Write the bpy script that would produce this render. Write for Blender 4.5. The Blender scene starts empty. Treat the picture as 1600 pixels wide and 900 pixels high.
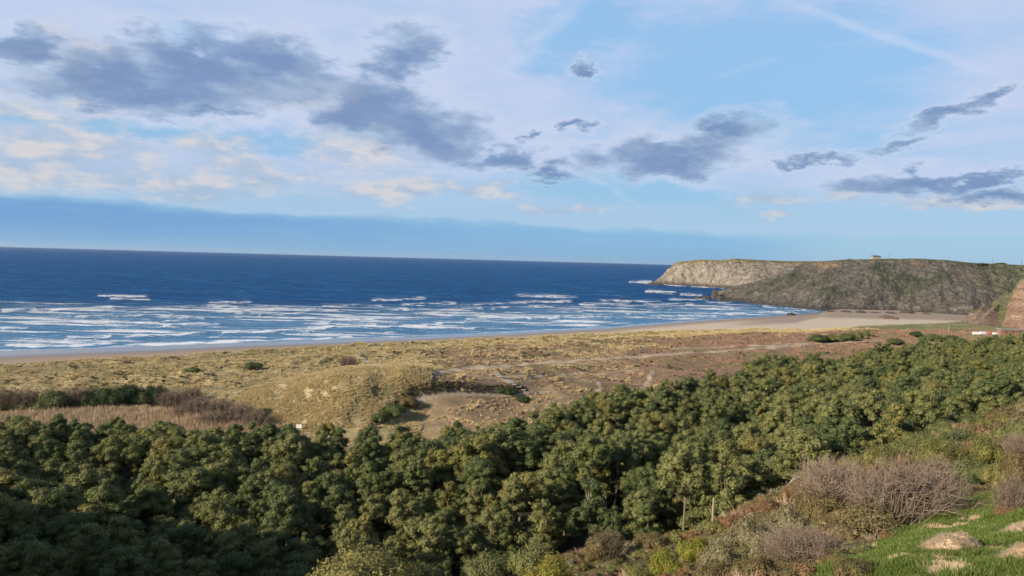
import bpy, math, random
import numpy as np
from mathutils import Vector, Matrix

random.seed(7)
rng = np.random.default_rng(7)
S = bpy.context.scene
C = S.collection
R = math.radians

# ------------------------------------------------------------------ camera
CAM = np.array([0.0, 0.0, 65.0])
F = 1209.0                       # focal length in photograph pixels (1600 wide)
ROLL, PITCH = R(1.54), R(2.13)
fw = np.array([0, math.cos(PITCH), -math.sin(PITCH)])
r0 = np.array([1.0, 0, 0]); u0 = np.cross(r0, fw)
rt = r0 * math.cos(ROLL) + u0 * math.sin(ROLL)
up = np.cross(rt, fw)
cd = bpy.data.cameras.new('camera'); cam = bpy.data.objects.new('camera', cd); C.objects.link(cam)
cd.sensor_width = 36; cd.lens = 36 * F / 1600; cd.clip_start = 0.3; cd.clip_end = 120000
M3 = Matrix((tuple(rt), tuple(up), tuple(-fw))).transposed()
cam.matrix_world = Matrix.Translation(Vector(CAM)) @ M3.to_4x4()
S.camera = cam

def ray(px, py):
    return fw + rt * ((px - 800) / F) - up * ((py - 450) / F)
def at_z(px, py, z):             # point where the sight line reaches height z
    d = ray(px, py); return CAM + d * ((z - CAM[2]) / d[2])
def at_y(px, py, Y):             # point on the sight line at distance Y
    d = ray(px, py); return CAM + d * (Y / d[1])
def project(p):
    d = np.asarray(p, float) - CAM
    w = d @ fw
    return 800 + F * (d @ rt) / w, 450 - F * (d @ up) / w

HAZE = 0.000009
# ------------------------------------------------------------------ light
SUN_AZ, SUN_EL = R(-119), R(23)       # azimuth measured from +Y towards +X
sdir = Vector((math.sin(SUN_AZ) * math.cos(SUN_EL), math.cos(SUN_AZ) * math.cos(SUN_EL), math.sin(SUN_EL)))
sl = bpy.data.lights.new('sun', 'SUN'); sl.energy = 5.0; sl.angle = R(0.5); sl.color = (1.0, 0.87, 0.70)
so = bpy.data.objects.new('sun', sl); C.objects.link(so)
so.rotation_euler = sdir.to_track_quat('Z', 'Y').to_euler()
S.view_settings.view_transform = 'Standard'; S.view_settings.look = 'None'
S.view_settings.exposure = 0.4; S.view_settings.gamma = 1.0

W = bpy.data.worlds.new('World'); S.world = W; W.use_nodes = True

class NT:                              # small helper for writing node trees
    def __init__(s, nt): s.t = nt; nt.nodes.clear()
    def n(s, typ, ins=None, **kw):
        nd = s.t.nodes.new(typ)
        for k, v in kw.items(): setattr(nd, k, v)
        for k, v in (ins or {}).items():
            sock = nd.inputs[k]
            if hasattr(v, 'links') or isinstance(v, bpy.types.NodeSocket): s.t.links.new(v, sock)
            else: sock.default_value = v
        return nd
    def m(s, op, a, b=0.0, c=None, clamp=False):
        ins = {0: a, 1: b}
        if c is not None: ins[2] = c
        return s.n('ShaderNodeMath', ins, operation=op, use_clamp=clamp).outputs[0]
    def v(s, op, a, b=(0, 0, 0)):
        nd = s.n('ShaderNodeVectorMath', {0: a, 1: b}, operation=op); return nd
    def mix(s, f, a, b, blend='MIX'):
        nd = s.n('ShaderNodeMix', data_type='RGBA', blend_type=blend)
        for i, val in ((0, f), (6, a), (7, b)):
            if isinstance(val, bpy.types.NodeSocket): s.t.links.new(val, nd.inputs[i])
            else: nd.inputs[i].default_value = (tuple(val) + (1,) if isinstance(val, (tuple, list)) and len(val) == 3 else val)
        return nd.outputs[2]
    def sm(s, x, lo, hi):
        return s.n('ShaderNodeMapRange', {0: x, 1: lo, 2: hi, 3: 0.0, 4: 1.0}, interpolation_type='SMOOTHSTEP').outputs[0]
    def noise(s, vec, scale, detail=4, rough=0.55, dist=0.0):
        return s.n('ShaderNodeTexNoise', {'Vector': vec, 'Scale': scale, 'Detail': detail, 'Roughness': rough, 'Distortion': dist})
    def link(s, a, b): s.t.links.new(a, b)

def srgb(*c):
    return tuple(((x / 255 + .055) / 1.055) ** 2.4 if x > 10 else x / 255 / 12.92 for x in c)

def build_sky():
    T = NT(W.node_tree)
    STR = 0.1
    sky = T.n('ShaderNodeTexSky', sky_type='NISHITA', sun_disc=False, sun_elevation=SUN_EL,
              sun_rotation=SUN_AZ % (2 * math.pi), altitude=60, air_density=1.0, dust_density=0.4, ozone_density=2.0)
    g = T.n('ShaderNodeTexCoord').outputs['Generated']
    xyz = T.n('ShaderNodeSeparateXYZ', {0: g})
    az = T.m('ARCTAN2', xyz.outputs[0], xyz.outputs[1])
    el = T.m('ARCSINE', xyz.outputs[2])
    k = 180 / math.pi
    azd, eld = T.m('MULTIPLY', az, k), T.m('MULTIPLY', el, k)
    P = T.n('ShaderNodeCombineXYZ', {0: azd, 1: eld, 2: 0.0}).outputs[0]
    # direction noise, flattened as clouds seen from the side are
    flat = T.n('ShaderNodeMapping', {0: g, 3: (1, 1, 2.6)}).outputs[0]
    warp = T.noise(flat, 6.0, 6, 0.62)
    wv = T.v('SUBTRACT', warp.outputs['Color'], (0.5, 0.5, 0.5)).outputs[0]
    warp2 = T.noise(flat, 26.0, 6, 0.6)
    wv2 = T.v('SUBTRACT', warp2.outputs['Color'], (0.5, 0.5, 0.5)).outputs[0]
    Pw = T.v('ADD', P, T.v('MULTIPLY', wv, (9, 4.5, 0)).outputs[0]).outputs[0]
    Pw = T.v('ADD', Pw, T.v('MULTIPLY', wv2, (4.5, 2.4, 0)).outputs[0]).outputs[0]
    fine = T.noise(flat, 22.0, 8, 0.62).outputs[0]
    mid = T.noise(flat, 9.0, 7, 0.6).outputs[0]
    def ang(px, py):
        d = ray(px, py); d = d / np.linalg.norm(d)
        return math.degrees(math.atan2(d[0], d[1])), math.degrees(math.asin(d[2]))
    def field(blobs):
        acc = None
        for (px, py, rx, ry, rot) in blobs:
            a, e = ang(px, py); q = 57.3 / F
            mp = T.n('ShaderNodeMapping', {0: Pw, 1: (a, e, 0), 2: (0, 0, R(rot)), 3: (rx * q, ry * q, 1)}, vector_type='TEXTURE').outputs[0]
            ln = T.v('LENGTH', mp).outputs['Value']
            val = T.m('SUBTRACT', 1.0, ln)
            acc = val if acc is None else T.n('ShaderNodeMath', {0: acc, 1: val, 2: 0.25}, operation='SMOOTH_MAX').outputs[0]
        return acc
    dark = [(330,118,215,52,0),(180,110,120,55,0),(440,105,140,46,-4),(230,145,190,36,0),(30,60,50,30,0),
            (628,84,88,34,14),(600,165,120,62,-12),(668,208,124,54,-6),(560,190,95,44,0),
            (895,98,22,11,0),(895,195,34,12,0),(828,213,22,11,20),(800,245,74,20,4),(855,270,50,15,0),
            (1045,245,150,36,6),(1120,212,90,24,14),(1420,288,120,19,2),(1560,300,70,15,0),(1520,274,90,10,4),
            (1490,180,80,15,18),(1560,160,45,13,14),(1400,236,66,12,8),(1270,255,60,9,-4),(300,175,90,14,0)]
    light = [(90,235,170,42,0),(10,262,130,34,0),(335,235,84,36,0),(390,266,140,30,0),(560,235,120,40,0),(625,290,120,24,0),
             (250,288,240,24,0),(105,85,90,52,0),(745,300,74,16,0),(1190,312,88,15,2),(1190,340,30,8,0),(1340,310,50,14,0),
             (60,170,140,24,0),(1500,315,120,18,0),(880,320,110,12,0),(500,145,160,44,0)]
    fd = T.m('ADD', field(dark), T.m('MULTIPLY', T.m('SUBTRACT', fine, 0.5), 1.15))
    fl = T.m('ADD', field(light), T.m('MULTIPLY', T.m('SUBTRACT', fine, 0.5), 0.9))
    md = T.sm(fd, 0.0, 0.50); ml = T.sm(fl, -0.1, 0.8)
    # beyond the frame the same broken cloud goes on
    outside = T.sm(T.m('ABSOLUTE', azd), 36.0, 46.0)
    high = T.sm(eld, 19.0, 26.0)
    outside = T.m('MAXIMUM', outside, high)
    below50 = T.m('SUBTRACT', 1.0, T.sm(eld, 40.0, 70.0))
    gen = T.m('MULTIPLY', T.m('MULTIPLY', T.sm(mid, 0.54, 0.64), T.sm(eld, 2.0, 5.0)), T.m('MULTIPLY', outside, below50))
    md = T.m('MAXIMUM', md, gen)
    # base: the Nishita sky, with the colours of the photograph's cloud layers over it
    def c(*rgb): return tuple(v / STR / 2 ** .4 for v in srgb(*rgb))
    base = sky.outputs[0]
    up_t = T.sm(eld, 0.0, 16.0)
    blue = T.mix(up_t, c(142, 190, 226), c(152, 197, 240))
    base = T.mix(0.86, base, blue)
    cn = T.noise(T.n('ShaderNodeMapping', {0: g, 2: (0.0, R(14), 0.0), 3: (1.0, 1.0, 3.4)}).outputs[0], 2.6, 7, 0.55, 0.6).outputs[0]
    streak = T.noise(T.n('ShaderNodeMapping', {0: g, 2: (R(8), R(-24), 0.0), 3: (1.0, 1.0, 7.0)}).outputs[0], 4.0, 8, 0.6, 0.3).outputs[0]
    clear = field([(1180,110,330,120,-10),(900,40,120,70,20),(240,205,330,20,0),(1000,300,230,24,-6)])
    veil = T.m('ADD', T.m('MULTIPLY', cn, 1.5), T.m('MULTIPLY', streak, 0.9))
    veil = T.m('SUBTRACT', veil, T.m('MULTIPLY', T.m('MAXIMUM', clear, 0.0), 0.95))
    veil = T.m('MULTIPLY', T.sm(veil, 0.62, 1.35), T.sm(eld, 2.5, 7.0))
    colr = T.mix(T.m('MULTIPLY', veil, 0.92), base, c(196, 209, 238))
    # contrails
    def trail(p0, p1, wdt, amt):
        (a0, e0), (a1, e1) = ang(*p0), ang(*p1)
        L = math.hypot(a1 - a0, e1 - e0); ux, uy = (a1 - a0) / L, (e1 - e0) / L
        rel = T.v('SUBTRACT', T.v('ADD', P, T.v('MULTIPLY', wv, (1.6, 1.6, 0)).outputs[0]).outputs[0], (a0, e0, 0)).outputs[0]
        dd = T.m('ABSOLUTE', T.v('DOT_PRODUCT', rel, (-uy, ux, 0)).outputs['Value'])
        al = T.v('DOT_PRODUCT', rel, (ux, uy, 0)).outputs['Value']
        w = T.m('SUBTRACT', 1.0, T.sm(dd, 0.0, wdt))
        w = T.m('MULTIPLY', w, T.m('MULTIPLY', T.sm(al, 0.0, L * .3), T.m('SUBTRACT', 1.0, T.sm(al, L * .7, L))))
        return T.m('MULTIPLY', w, T.m('MULTIPLY', T.sm(mid, 0.3, 0.6), amt))
    for tr in (((1120, -40), (1640, 140), 0.45, 0.38), ((760, 130), (930, -20), 0.9, 0.35), ((900, 270), (1010, 320), 0.4, 0.4), ((1100,130),(1230,85),.3,.16)):
        colr = T.mix(trail(*tr), colr, c(212, 224, 244))
    # the low bank of blue cloud along the horizon, its upper edge sinking to the right
    azc = T.n('ShaderNodeClamp', {0: azd, 1: -60.0, 2: 60.0}).outputs[0]
    edge = T.m('ADD', T.m('MULTIPLY_ADD', azc, -0.019, 2.72), T.m('ADD', T.m('MULTIPLY', T.m('SUBTRACT', mid, 0.5), 1.5), T.m('MULTIPLY', T.m('SUBTRACT', streak, 0.5), 1.8)))
    diff = T.m('SUBTRACT', edge, eld)
    bank = T.m('MULTIPLY', T.sm(diff, -0.15, 0.7), T.m('SUBTRACT', 1.0, T.sm(azd, 14.0, 24.0)))
    rim = T.m('MULTIPLY', T.m('MULTIPLY', T.sm(diff, -2.4, -0.1), T.m('SUBTRACT', 1.0, T.sm(diff, -0.1, 0.2))), 0.55)
    colr = T.mix(rim, colr, c(178, 204, 232))
    bankc = T.mix(T.sm(azd, -30.0, 12.0), c(114, 161, 213), c(134, 184, 223))
    bankc = T.mix(T.m('MULTIPLY', T.sm(streak, .45, .7), .35), bankc, c(150, 190, 226))
    bankc = T.mix(T.sm(eld, 0.0, 2.0), c(134, 178, 214), bankc)
    colr = T.mix(T.m('MULTIPLY', bank, 0.9), colr, bankc)
    # light cumulus, warm tops and blue grey undersides
    lc = T.mix(T.sm(fine, 0.38, 0.62), c(170, 190, 214), c(218, 214, 214))
    colr = T.mix(T.m('MULTIPLY', ml, 0.82), colr, lc)
    dc = T.mix(T.sm(T.m('ADD', fd, T.m('MULTIPLY', T.m('SUBTRACT', mid, .5), 1.6)), 0.05, 0.95), c(166, 187, 215), c(112, 142, 186))
    halo = T.m('MULTIPLY', T.m('MULTIPLY', T.sm(fd, -.42, .02), T.m('SUBTRACT', 1.0, T.sm(fd, .02, .3))), T.sm(eld, 4.0, 7.0))
    colr = T.mix(T.m('MULTIPLY', halo, .3), colr, c(214, 220, 236))
    dc = T.mix(T.m('MULTIPLY', T.sm(fine, 0.5, 0.72), 0.4), dc, c(150, 166, 200))
    colr = T.mix(T.m('MULTIPLY', md, 0.88), colr, dc)
    # below the horizon: dull ground tone, never seen
    colr = T.mix(T.sm(eld, -0.1, -3.0), colr, c(60, 70, 70))
    back = T.m('MULTIPLY', T.sm(T.m('ABSOLUTE', azd), 50.0, 80.0), 0.6)
    colr = T.mix(T.m('MAXIMUM', T.sm(eld, 25.0, 48.0), back), colr, sky.outputs[0])
    bg = T.n('ShaderNodeBackground', {'Color': colr, 'Strength': STR})
    T.link(bg.outputs[0], T.n('ShaderNodeOutputWorld').inputs[0])
build_sky()
W.cycles.sampling_method = 'MANUAL'; W.cycles.sample_map_resolution = 512

# ------------------------------------------------------------------ numpy noise
def _h(ix, iy, iz, seed):
    n = (ix.astype(np.int64) * 374761393 + iy.astype(np.int64) * 668265263 + iz.astype(np.int64) * 2147483647 + seed * 974634777) & 0xffffffff
    n = ((n ^ (n >> 13)) * 1274126177) & 0xffffffff
    n = ((n ^ (n >> 16)) * 2246822519) & 0xffffffff
    return ((n ^ (n >> 15)) & 0xffff) / 65535.0
def vn(x, y, z=None, seed=0):
    x = np.asarray(x, float); y = np.asarray(y, float)
    z = np.zeros_like(x) if z is None else np.asarray(z, float)
    ix, iy, iz = np.floor(x), np.floor(y), np.floor(z)
    fx, fy, fz = x - ix, y - iy, z - iz
    fx, fy, fz = (f * f * f * (f * (f * 6 - 15) + 10) for f in (fx, fy, fz))
    def L(a, b, t): return a + (b - a) * t
    r = []
    for dz in (0, 1):
        c00, c10 = _h(ix, iy, iz + dz, seed), _h(ix + 1, iy, iz + dz, seed)
        c01, c11 = _h(ix, iy + 1, iz + dz, seed), _h(ix + 1, iy + 1, iz + dz, seed)
        r.append(L(L(c00, c10, fx), L(c01, c11, fx), fy))
        if not np.any(fz): return r[0] * 2 - 1
    return L(r[0], r[1], fz) * 2 - 1
def fbm(x, y, z=None, o=4, seed=0, g=0.5):
    a, s, t = 1.0, 0.0, 0.0
    for i in range(o):
        k = 2.03 ** i
        s = s + a * vn(x * k, y * k, None if z is None else z * k, seed + i * 7); t += a; a *= g
    return s / t
def ss(x, a, b):
    t = np.clip((x - a) / (b - a), 0, 1); return t * t * (3 - 2 * t)

# ------------------------------------------------------------------ object helpers
def tag(o, label=None, cat=None, group=None, kind=None):
    if label: o['label'] = label
    if cat: o['category'] = cat
    if group: o['group'] = group
    if kind: o['kind'] = kind
    return o
def qmesh(name, verts, faces, mats=(), smooth=False, midx=None, attrs=None):
    """verts n,3 ; faces: n,k array (or list of such arrays)"""
    me = bpy.data.meshes.new(name)
    verts = np.asarray(verts, np.float32)
    fl = faces if isinstance(faces, list) else [faces]
    fl = [np.asarray(f, np.int32) for f in fl if len(f)]
    me.vertices.add(len(verts)); me.vertices.foreach_set('co', verts.ravel())
    loops = np.concatenate([f.ravel() for f in fl])
    tot = np.concatenate([np.full(len(f), f.shape[1], np.int32) for f in fl])
    st = np.concatenate([[0], np.cumsum(tot)[:-1]]).astype(np.int32)
    me.loops.add(len(loops)); me.loops.foreach_set('vertex_index', loops)
    me.polygons.add(len(tot)); me.polygons.foreach_set('loop_start', st); me.polygons.foreach_set('loop_total', tot)
    me.polygons.foreach_set('use_smooth', np.full(len(tot), smooth))
    if midx is not None: me.polygons.foreach_set('material_index', np.asarray(midx, np.int32))
    for m in mats: me.materials.append(m)
    for k, (typ, data) in (attrs or {}).items():
        a = me.attributes.new(k, typ, 'POINT')
        data = np.asarray(data, np.float32)
        if typ == 'FLOAT': a.data.foreach_set('value', data.ravel())
        elif typ == 'FLOAT_COLOR':
            if data.shape[1] == 3: data = np.concatenate([data, np.ones((len(data), 1), np.float32)], 1)
            a.data.foreach_set('color', data.ravel())
    me.update(calc_edges=True); me.validate()
    return me
def add(name, me, parent=None, loc=(0, 0, 0)):
    o = bpy.data.objects.new(name, me); C.objects.link(o); o.location = loc
    if parent is not None: o.parent = parent
    return o
def empty(name, loc, rz=0):
    o = bpy.data.objects.new(name, None); C.objects.link(o); o.location = loc; o.rotation_euler.z = rz
    o.empty_display_size = .3; return o

class MB:                                     # collects simple solids into one mesh
    def __init__(s): s.v = []; s.f = []; s.n = 0
    def box(s, c, d, rz=0, top=(1, 1)):
        x, y, z = (q / 2 for q in d); cs, sn = math.cos(rz), math.sin(rz)
        for (a, b, e) in ((-1,-1,-1),(1,-1,-1),(1,1,-1),(-1,1,-1),(-1,-1,1),(1,-1,1),(1,1,1),(-1,1,1)):
            kx, ky = top if e > 0 else (1, 1)
            X, Y = a * x * kx, b * y * ky
            s.v.append((c[0] + X * cs - Y * sn, c[1] + X * sn + Y * cs, c[2] + e * z))
        for q in ((0,3,2,1),(4,5,6,7),(0,1,5,4),(1,2,6,5),(2,3,7,6),(3,0,4,7)): s.f.append(tuple(i + s.n for i in q))
        s.n += 8; return s
    def tube(s, pts, rad, k=6, cap=True):
        pts = [Vector(p) for p in pts]; n0 = s.n
        for i, p in enumerate(pts):
            d = (pts[min(i + 1, len(pts) - 1)] - pts[max(i - 1, 0)]).normalized()
            a = d.orthogonal().normalized() if i == 0 else (a - d * a.dot(d)).normalized()
            b = d.cross(a)
            r = rad[i] if isinstance(rad, (list, tuple)) else rad
            for j in range(k):
                t = 2 * math.pi * j / k; s.v.append(tuple(p + (a * math.cos(t) + b * math.sin(t)) * r))
        for i in range(len(pts) - 1):
            for j in range(k):
                s.f.append((n0 + i * k + j, n0 + i * k + (j + 1) % k, n0 + (i + 1) * k + (j + 1) % k, n0 + (i + 1) * k + j))
        if cap:
            s.f.append(tuple(n0 + j for j in range(k))[::-1]); s.f.append(tuple(n0 + (len(pts) - 1) * k + j for j in range(k)))
        s.n += len(pts) * k; return s
    def mesh(s, name, mat, smooth=False):
        me = bpy.data.meshes.new(name); me.from_pydata(s.v, [], s.f); me.materials.append(mat)
        me.polygons.foreach_set('use_smooth', [smooth] * len(me.polygons)); me.update(); return me
    def build(s, name, mat, parent=None, loc=(0, 0, 0), smooth=False):
        return add(name, s.mesh(name, mat, smooth), parent, loc)

# ------------------------------------------------------------------ materials
def mat_plain(name, col, rough=0.8, var=0.25, scale=3.0, bump=0.0):
    m = bpy.data.materials.new(name); m.use_nodes = True; T = NT(m.node_tree)
    g = T.n('ShaderNodeTexCoord').outputs['Object']
    n = T.noise(g, scale, 6, 0.6).outputs[0]
    rnd = T.n('ShaderNodeObjectInfo').outputs['Random']
    f = T.m('ADD', T.m('MULTIPLY', T.m('SUBTRACT', n, 0.5), 2 * var), T.m('MULTIPLY_ADD', T.m('SUBTRACT', rnd, .5), var, 1.0))
    colr = T.mix(1.0, tuple(col) + (1,), T.n('ShaderNodeCombineColor', {0: f, 1: f, 2: f}).outputs[0], 'MULTIPLY')
    ins = {'Base Color': colr, 'Roughness': rough}
    b = T.n('ShaderNodeBsdfPrincipled', ins); b.inputs['Specular IOR Level'].default_value = .25
    if bump: T.link(T.n('ShaderNodeBump', {'Height': n, 'Strength': 1.0, 'Distance': bump}).outputs[0], b.inputs['Normal'])
    T.link(b.outputs[0], T.n('ShaderNodeOutputMaterial').inputs[0]); return m
def mat_leaf(name, a, b_, trans=0.25, rough=0.6, third=None):
    """foliage: hue drifts between a and b from plant to plant and from spray to spray"""
    m = bpy.data.materials.new(name); m.use_nodes = True; T = NT(m.node_tree)
    g = T.n('ShaderNodeTexCoord').outputs['Object']
    rnd = T.n('ShaderNodeObjectInfo').outputs['Random']
    off = T.n('ShaderNodeCombineXYZ', {0: T.m('MULTIPLY', rnd, 37.0), 1: 0.0, 2: 0.0}).outputs[0]
    n = T.noise(T.v('ADD', g, off).outputs[0], 0.9, 3, 0.6).outputs[0]
    n2 = T.noise(g, 6.0, 3, 0.6).outputs[0]
    f = T.m('ADD', T.m('MULTIPLY', rnd, 0.7), T.m('MULTIPLY', T.m('SUBTRACT', n, 0.35), 1.0), clamp=True)
    colr = T.mix(f, a, b_)
    if third: colr = T.mix(T.m('MULTIPLY', T.sm(n2, .5, .72), .8), colr, third)
    v = T.m('MULTIPLY_ADD', n2, 1.7, 0.2)
    colr = T.mix(1.0, colr, T.n('ShaderNodeCombineColor', {0: v, 1: v, 2: v}).outputs[0], 'MULTIPLY')
    b = T.n('ShaderNodeBsdfPrincipled', {'Base Color': colr, 'Roughness': rough}); b.inputs['Specular IOR Level'].default_value = .2
    tr = T.n('ShaderNodeBsdfTranslucent', {'Color': colr})
    mx = T.n('ShaderNodeMixShader', {0: trans}); T.link(b.outputs[0], mx.inputs[1]); T.link(tr.outputs[0], mx.inputs[2])
    T.link(mx.outputs[0], T.n('ShaderNodeOutputMaterial').inputs[0]); return m
def mat_zone(name, var=0.35, fine=1.2, bump=0.25, patch=0.06):
    """ground: colour by zone (attribute), broken up by procedural noise; wet sand is darker and glossy"""
    m = bpy.data.materials.new(name); m.use_nodes = True; T = NT(m.node_tree)
    pos = T.n('ShaderNodeNewGeometry').outputs['Position']
    zc = T.n('ShaderNodeAttribute', attribute_name='zone').outputs['Color']
    wet = T.n('ShaderNodeAttribute', attribute_name='wet').outputs['Fac']
    n1 = T.noise(pos, fine, 7, 0.68).outputs[0]; n2 = T.noise(pos, patch, 5, 0.6).outputs[0]
    dry = T.m('SUBTRACT', 1.0, wet)
    f = T.m('ADD', T.m('MULTIPLY', T.m('SUBTRACT', n1, .5), T.m('MULTIPLY', dry, var * 3.0)), T.m('MULTIPLY_ADD', T.m('SUBTRACT', n2, .5), var * 1.4, 1.0))
    colr = T.mix(1.0, zc, T.n('ShaderNodeCombineColor', {0: f, 1: f, 2: f}).outputs[0], 'MULTIPLY')
    rough = T.m('MULTIPLY_ADD', wet, -0.78, 0.95)
    b = T.n('ShaderNodeBsdfPrincipled', {'Base Color': colr, 'Roughness': rough, 'Specular IOR Level': 0.3})
    T.link(T.m('MULTIPLY_ADD', wet, 0.5, 0.15), b.inputs['Specular IOR Level'])
    bp = T.n('ShaderNodeBump', {'Height': n1, 'Strength': T.m('MULTIPLY_ADD', wet, -0.97, 1.0), 'Distance': bump})
    T.link(bp.outputs[0], b.inputs['Normal'])
    T.link(b.outputs[0], T.n('ShaderNodeOutputMaterial').inputs[0]); return m
def mat_rock(name, var=0.5, strata=0.0, tilt=(0.3, 0.0, 0.0), sc=0.05, bump=3.0):
    m = bpy.data.materials.new(name); m.use_nodes = True; T = NT(m.node_tree)
    pos = T.n('ShaderNodeNewGeometry').outputs['Position']
    zc = T.n('ShaderNodeAttribute', attribute_name='zone').outputs['Color']
    n1 = T.noise(pos, sc, 9, 0.7).outputs[0]
    mp = T.n('ShaderNodeMapping', {0: pos, 2: tilt, 3: (0.25, 0.25, 2.6)}).outputs[0]
    n2 = T.noise(mp, sc * 2.0, 8, 0.65, 0.4).outputs[0]
    vor = T.n('ShaderNodeTexVoronoi', {'Vector': T.v('ADD', pos, T.v('MULTIPLY', T.noise(pos, .08, 4).outputs['Color'], (22, 22, 22)).outputs[0]).outputs[0], 'Scale': sc * 1.4}, feature='DISTANCE_TO_EDGE').outputs[0]
    crack = T.sm(vor, 0.0, 0.09)
    n4 = T.noise(pos, sc * 7, 5, 0.7).outputs[0]
    f = T.m('ADD', T.m('MULTIPLY', T.m('SUBTRACT', n1, .5), var * 1.5), T.m('MULTIPLY_ADD', T.m('SUBTRACT', n2, .5), strata + var, 1.0))
    f = T.m('ADD', f, T.m('MULTIPLY', T.m('SUBTRACT', n4, .5), var * 1.2))
    f = T.m('MULTIPLY', f, T.m('MULTIPLY_ADD', crack, 0.25, 0.75))
    colr = T.mix(1.0, zc, T.n('ShaderNodeCombineColor', {0: f, 1: f, 2: f}).outputs[0], 'MULTIPLY')
    b = T.n('ShaderNodeBsdfPrincipled', {'Base Color': colr, 'Roughness': 0.95}); b.inputs['Specular IOR Level'].default_value = .15
    h = T.m('ADD', T.m('MULTIPLY', n2, 1.0), T.m('ADD', T.m('MULTIPLY', crack, 0.4), T.m('ADD', n1, T.m('MULTIPLY', n4, .6))))
    T.link(T.n('ShaderNodeBump', {'Height': h, 'Strength': 1.0, 'Distance': bump}).outputs[0], b.inputs['Normal'])
    T.link(b.outputs[0], T.n('ShaderNodeOutputMaterial').inputs[0]); return m
def mat_sea():
    m = bpy.data.materials.new('sea_water'); m.use_nodes = True; T = NT(m.node_tree)
    pos = T.n('ShaderNodeNewGeometry').outputs['Position']
    foam = T.n('ShaderNodeAttribute', attribute_name='foam').outputs['Fac']
    shal = T.n('ShaderNodeAttribute', attribute_name='shallow').outputs['Fac']
    def st(sx, sy, rot=0.0): return T.n('ShaderNodeMapping', {0: pos, 2: (0, 0, rot), 3: (sx, sy, 1)}).outputs[0]
    w1 = T.noise(st(0.006, 0.016, 0.12), 1.0, 5, 0.6, 0.3).outputs[0]
    w2 = T.noise(st(0.016, 0.055, 0.05), 1.0, 9, 0.78, 0.5).outputs[0]
    w3 = T.noise(st(0.20, 0.45, -.1), 1.0, 5, 0.7).outputs[0]
    deep = T.mix(T.sm(w1, 0.35, 0.68), (.010, .098, .270), (.030, .165, .370))
    deep = T.mix(T.sm(w2, 0.4, 0.66), T.mix(0.85, deep, (.008, .038, .120)), deep)
    shc = T.mix(T.sm(w2, 0.35, 0.7), (.045, .165, .27), (.17, .29, .40))
    body = T.mix(shal, deep, shc)
    br = T.noise(st(0.045, 0.24), 1.0, 9, 0.74, 0.4).outputs[0]
    br2 = T.noise(st(0.45, 0.8), 1.0, 6, 0.7).outputs[0]
    fm = T.m('ADD', foam, T.m('ADD', T.m('MULTIPLY', T.m('SUBTRACT', br, .5), 1.9), T.m('MULTIPLY', T.m('SUBTRACT', br2, .5), 1.3)))
    fm = T.sm(fm, 0.36, 0.78)
    # scattered whitecaps on open water
    cap = T.noise(st(0.045, 0.17, 0.05), 1.0, 5, 0.62, 0.2).outputs[0]
    fm = T.m('MAXIMUM', fm, T.m('MULTIPLY', T.sm(cap, 0.655, 0.72), 0.55))
    colr = T.mix(fm, body, (0.74, 0.76, 0.78))
    b = T.n('ShaderNodeBsdfDiffuse', {'Color': colr})
    gl = T.n('ShaderNodeBsdfGlossy', {'Color': (0.45, 0.72, 1.0, 1), 'Roughness': 0.22})
    h = T.m('ADD', T.m('MULTIPLY', w2, 5.0), T.m('ADD', T.m('MULTIPLY', w3, 1.4), T.m('MULTIPLY', w1, 10.0)))
    bs = T.m('MULTIPLY_ADD', T.sm(shal, .75, 1.0), -0.75, 1.0)
    bn = T.n('ShaderNodeBump', {'Height': h, 'Strength': bs, 'Distance': 1.0}).outputs[0]
    T.link(bn, b.inputs['Normal']); T.link(bn, gl.inputs['Normal'])
    fr = T.m('MULTIPLY', T.m('MULTIPLY_ADD', shal, 0.14, 0.09), T.m('SUBTRACT', 1.0, fm))
    mx = T.n('ShaderNodeMixShader', {0: fr}); T.link(b.outputs[0], mx.inputs[1]); T.link(gl.outputs[0], mx.inputs[2])
    T.link(mx.outputs[0], T.n('ShaderNodeOutputMaterial').inputs[0]); return m

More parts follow.
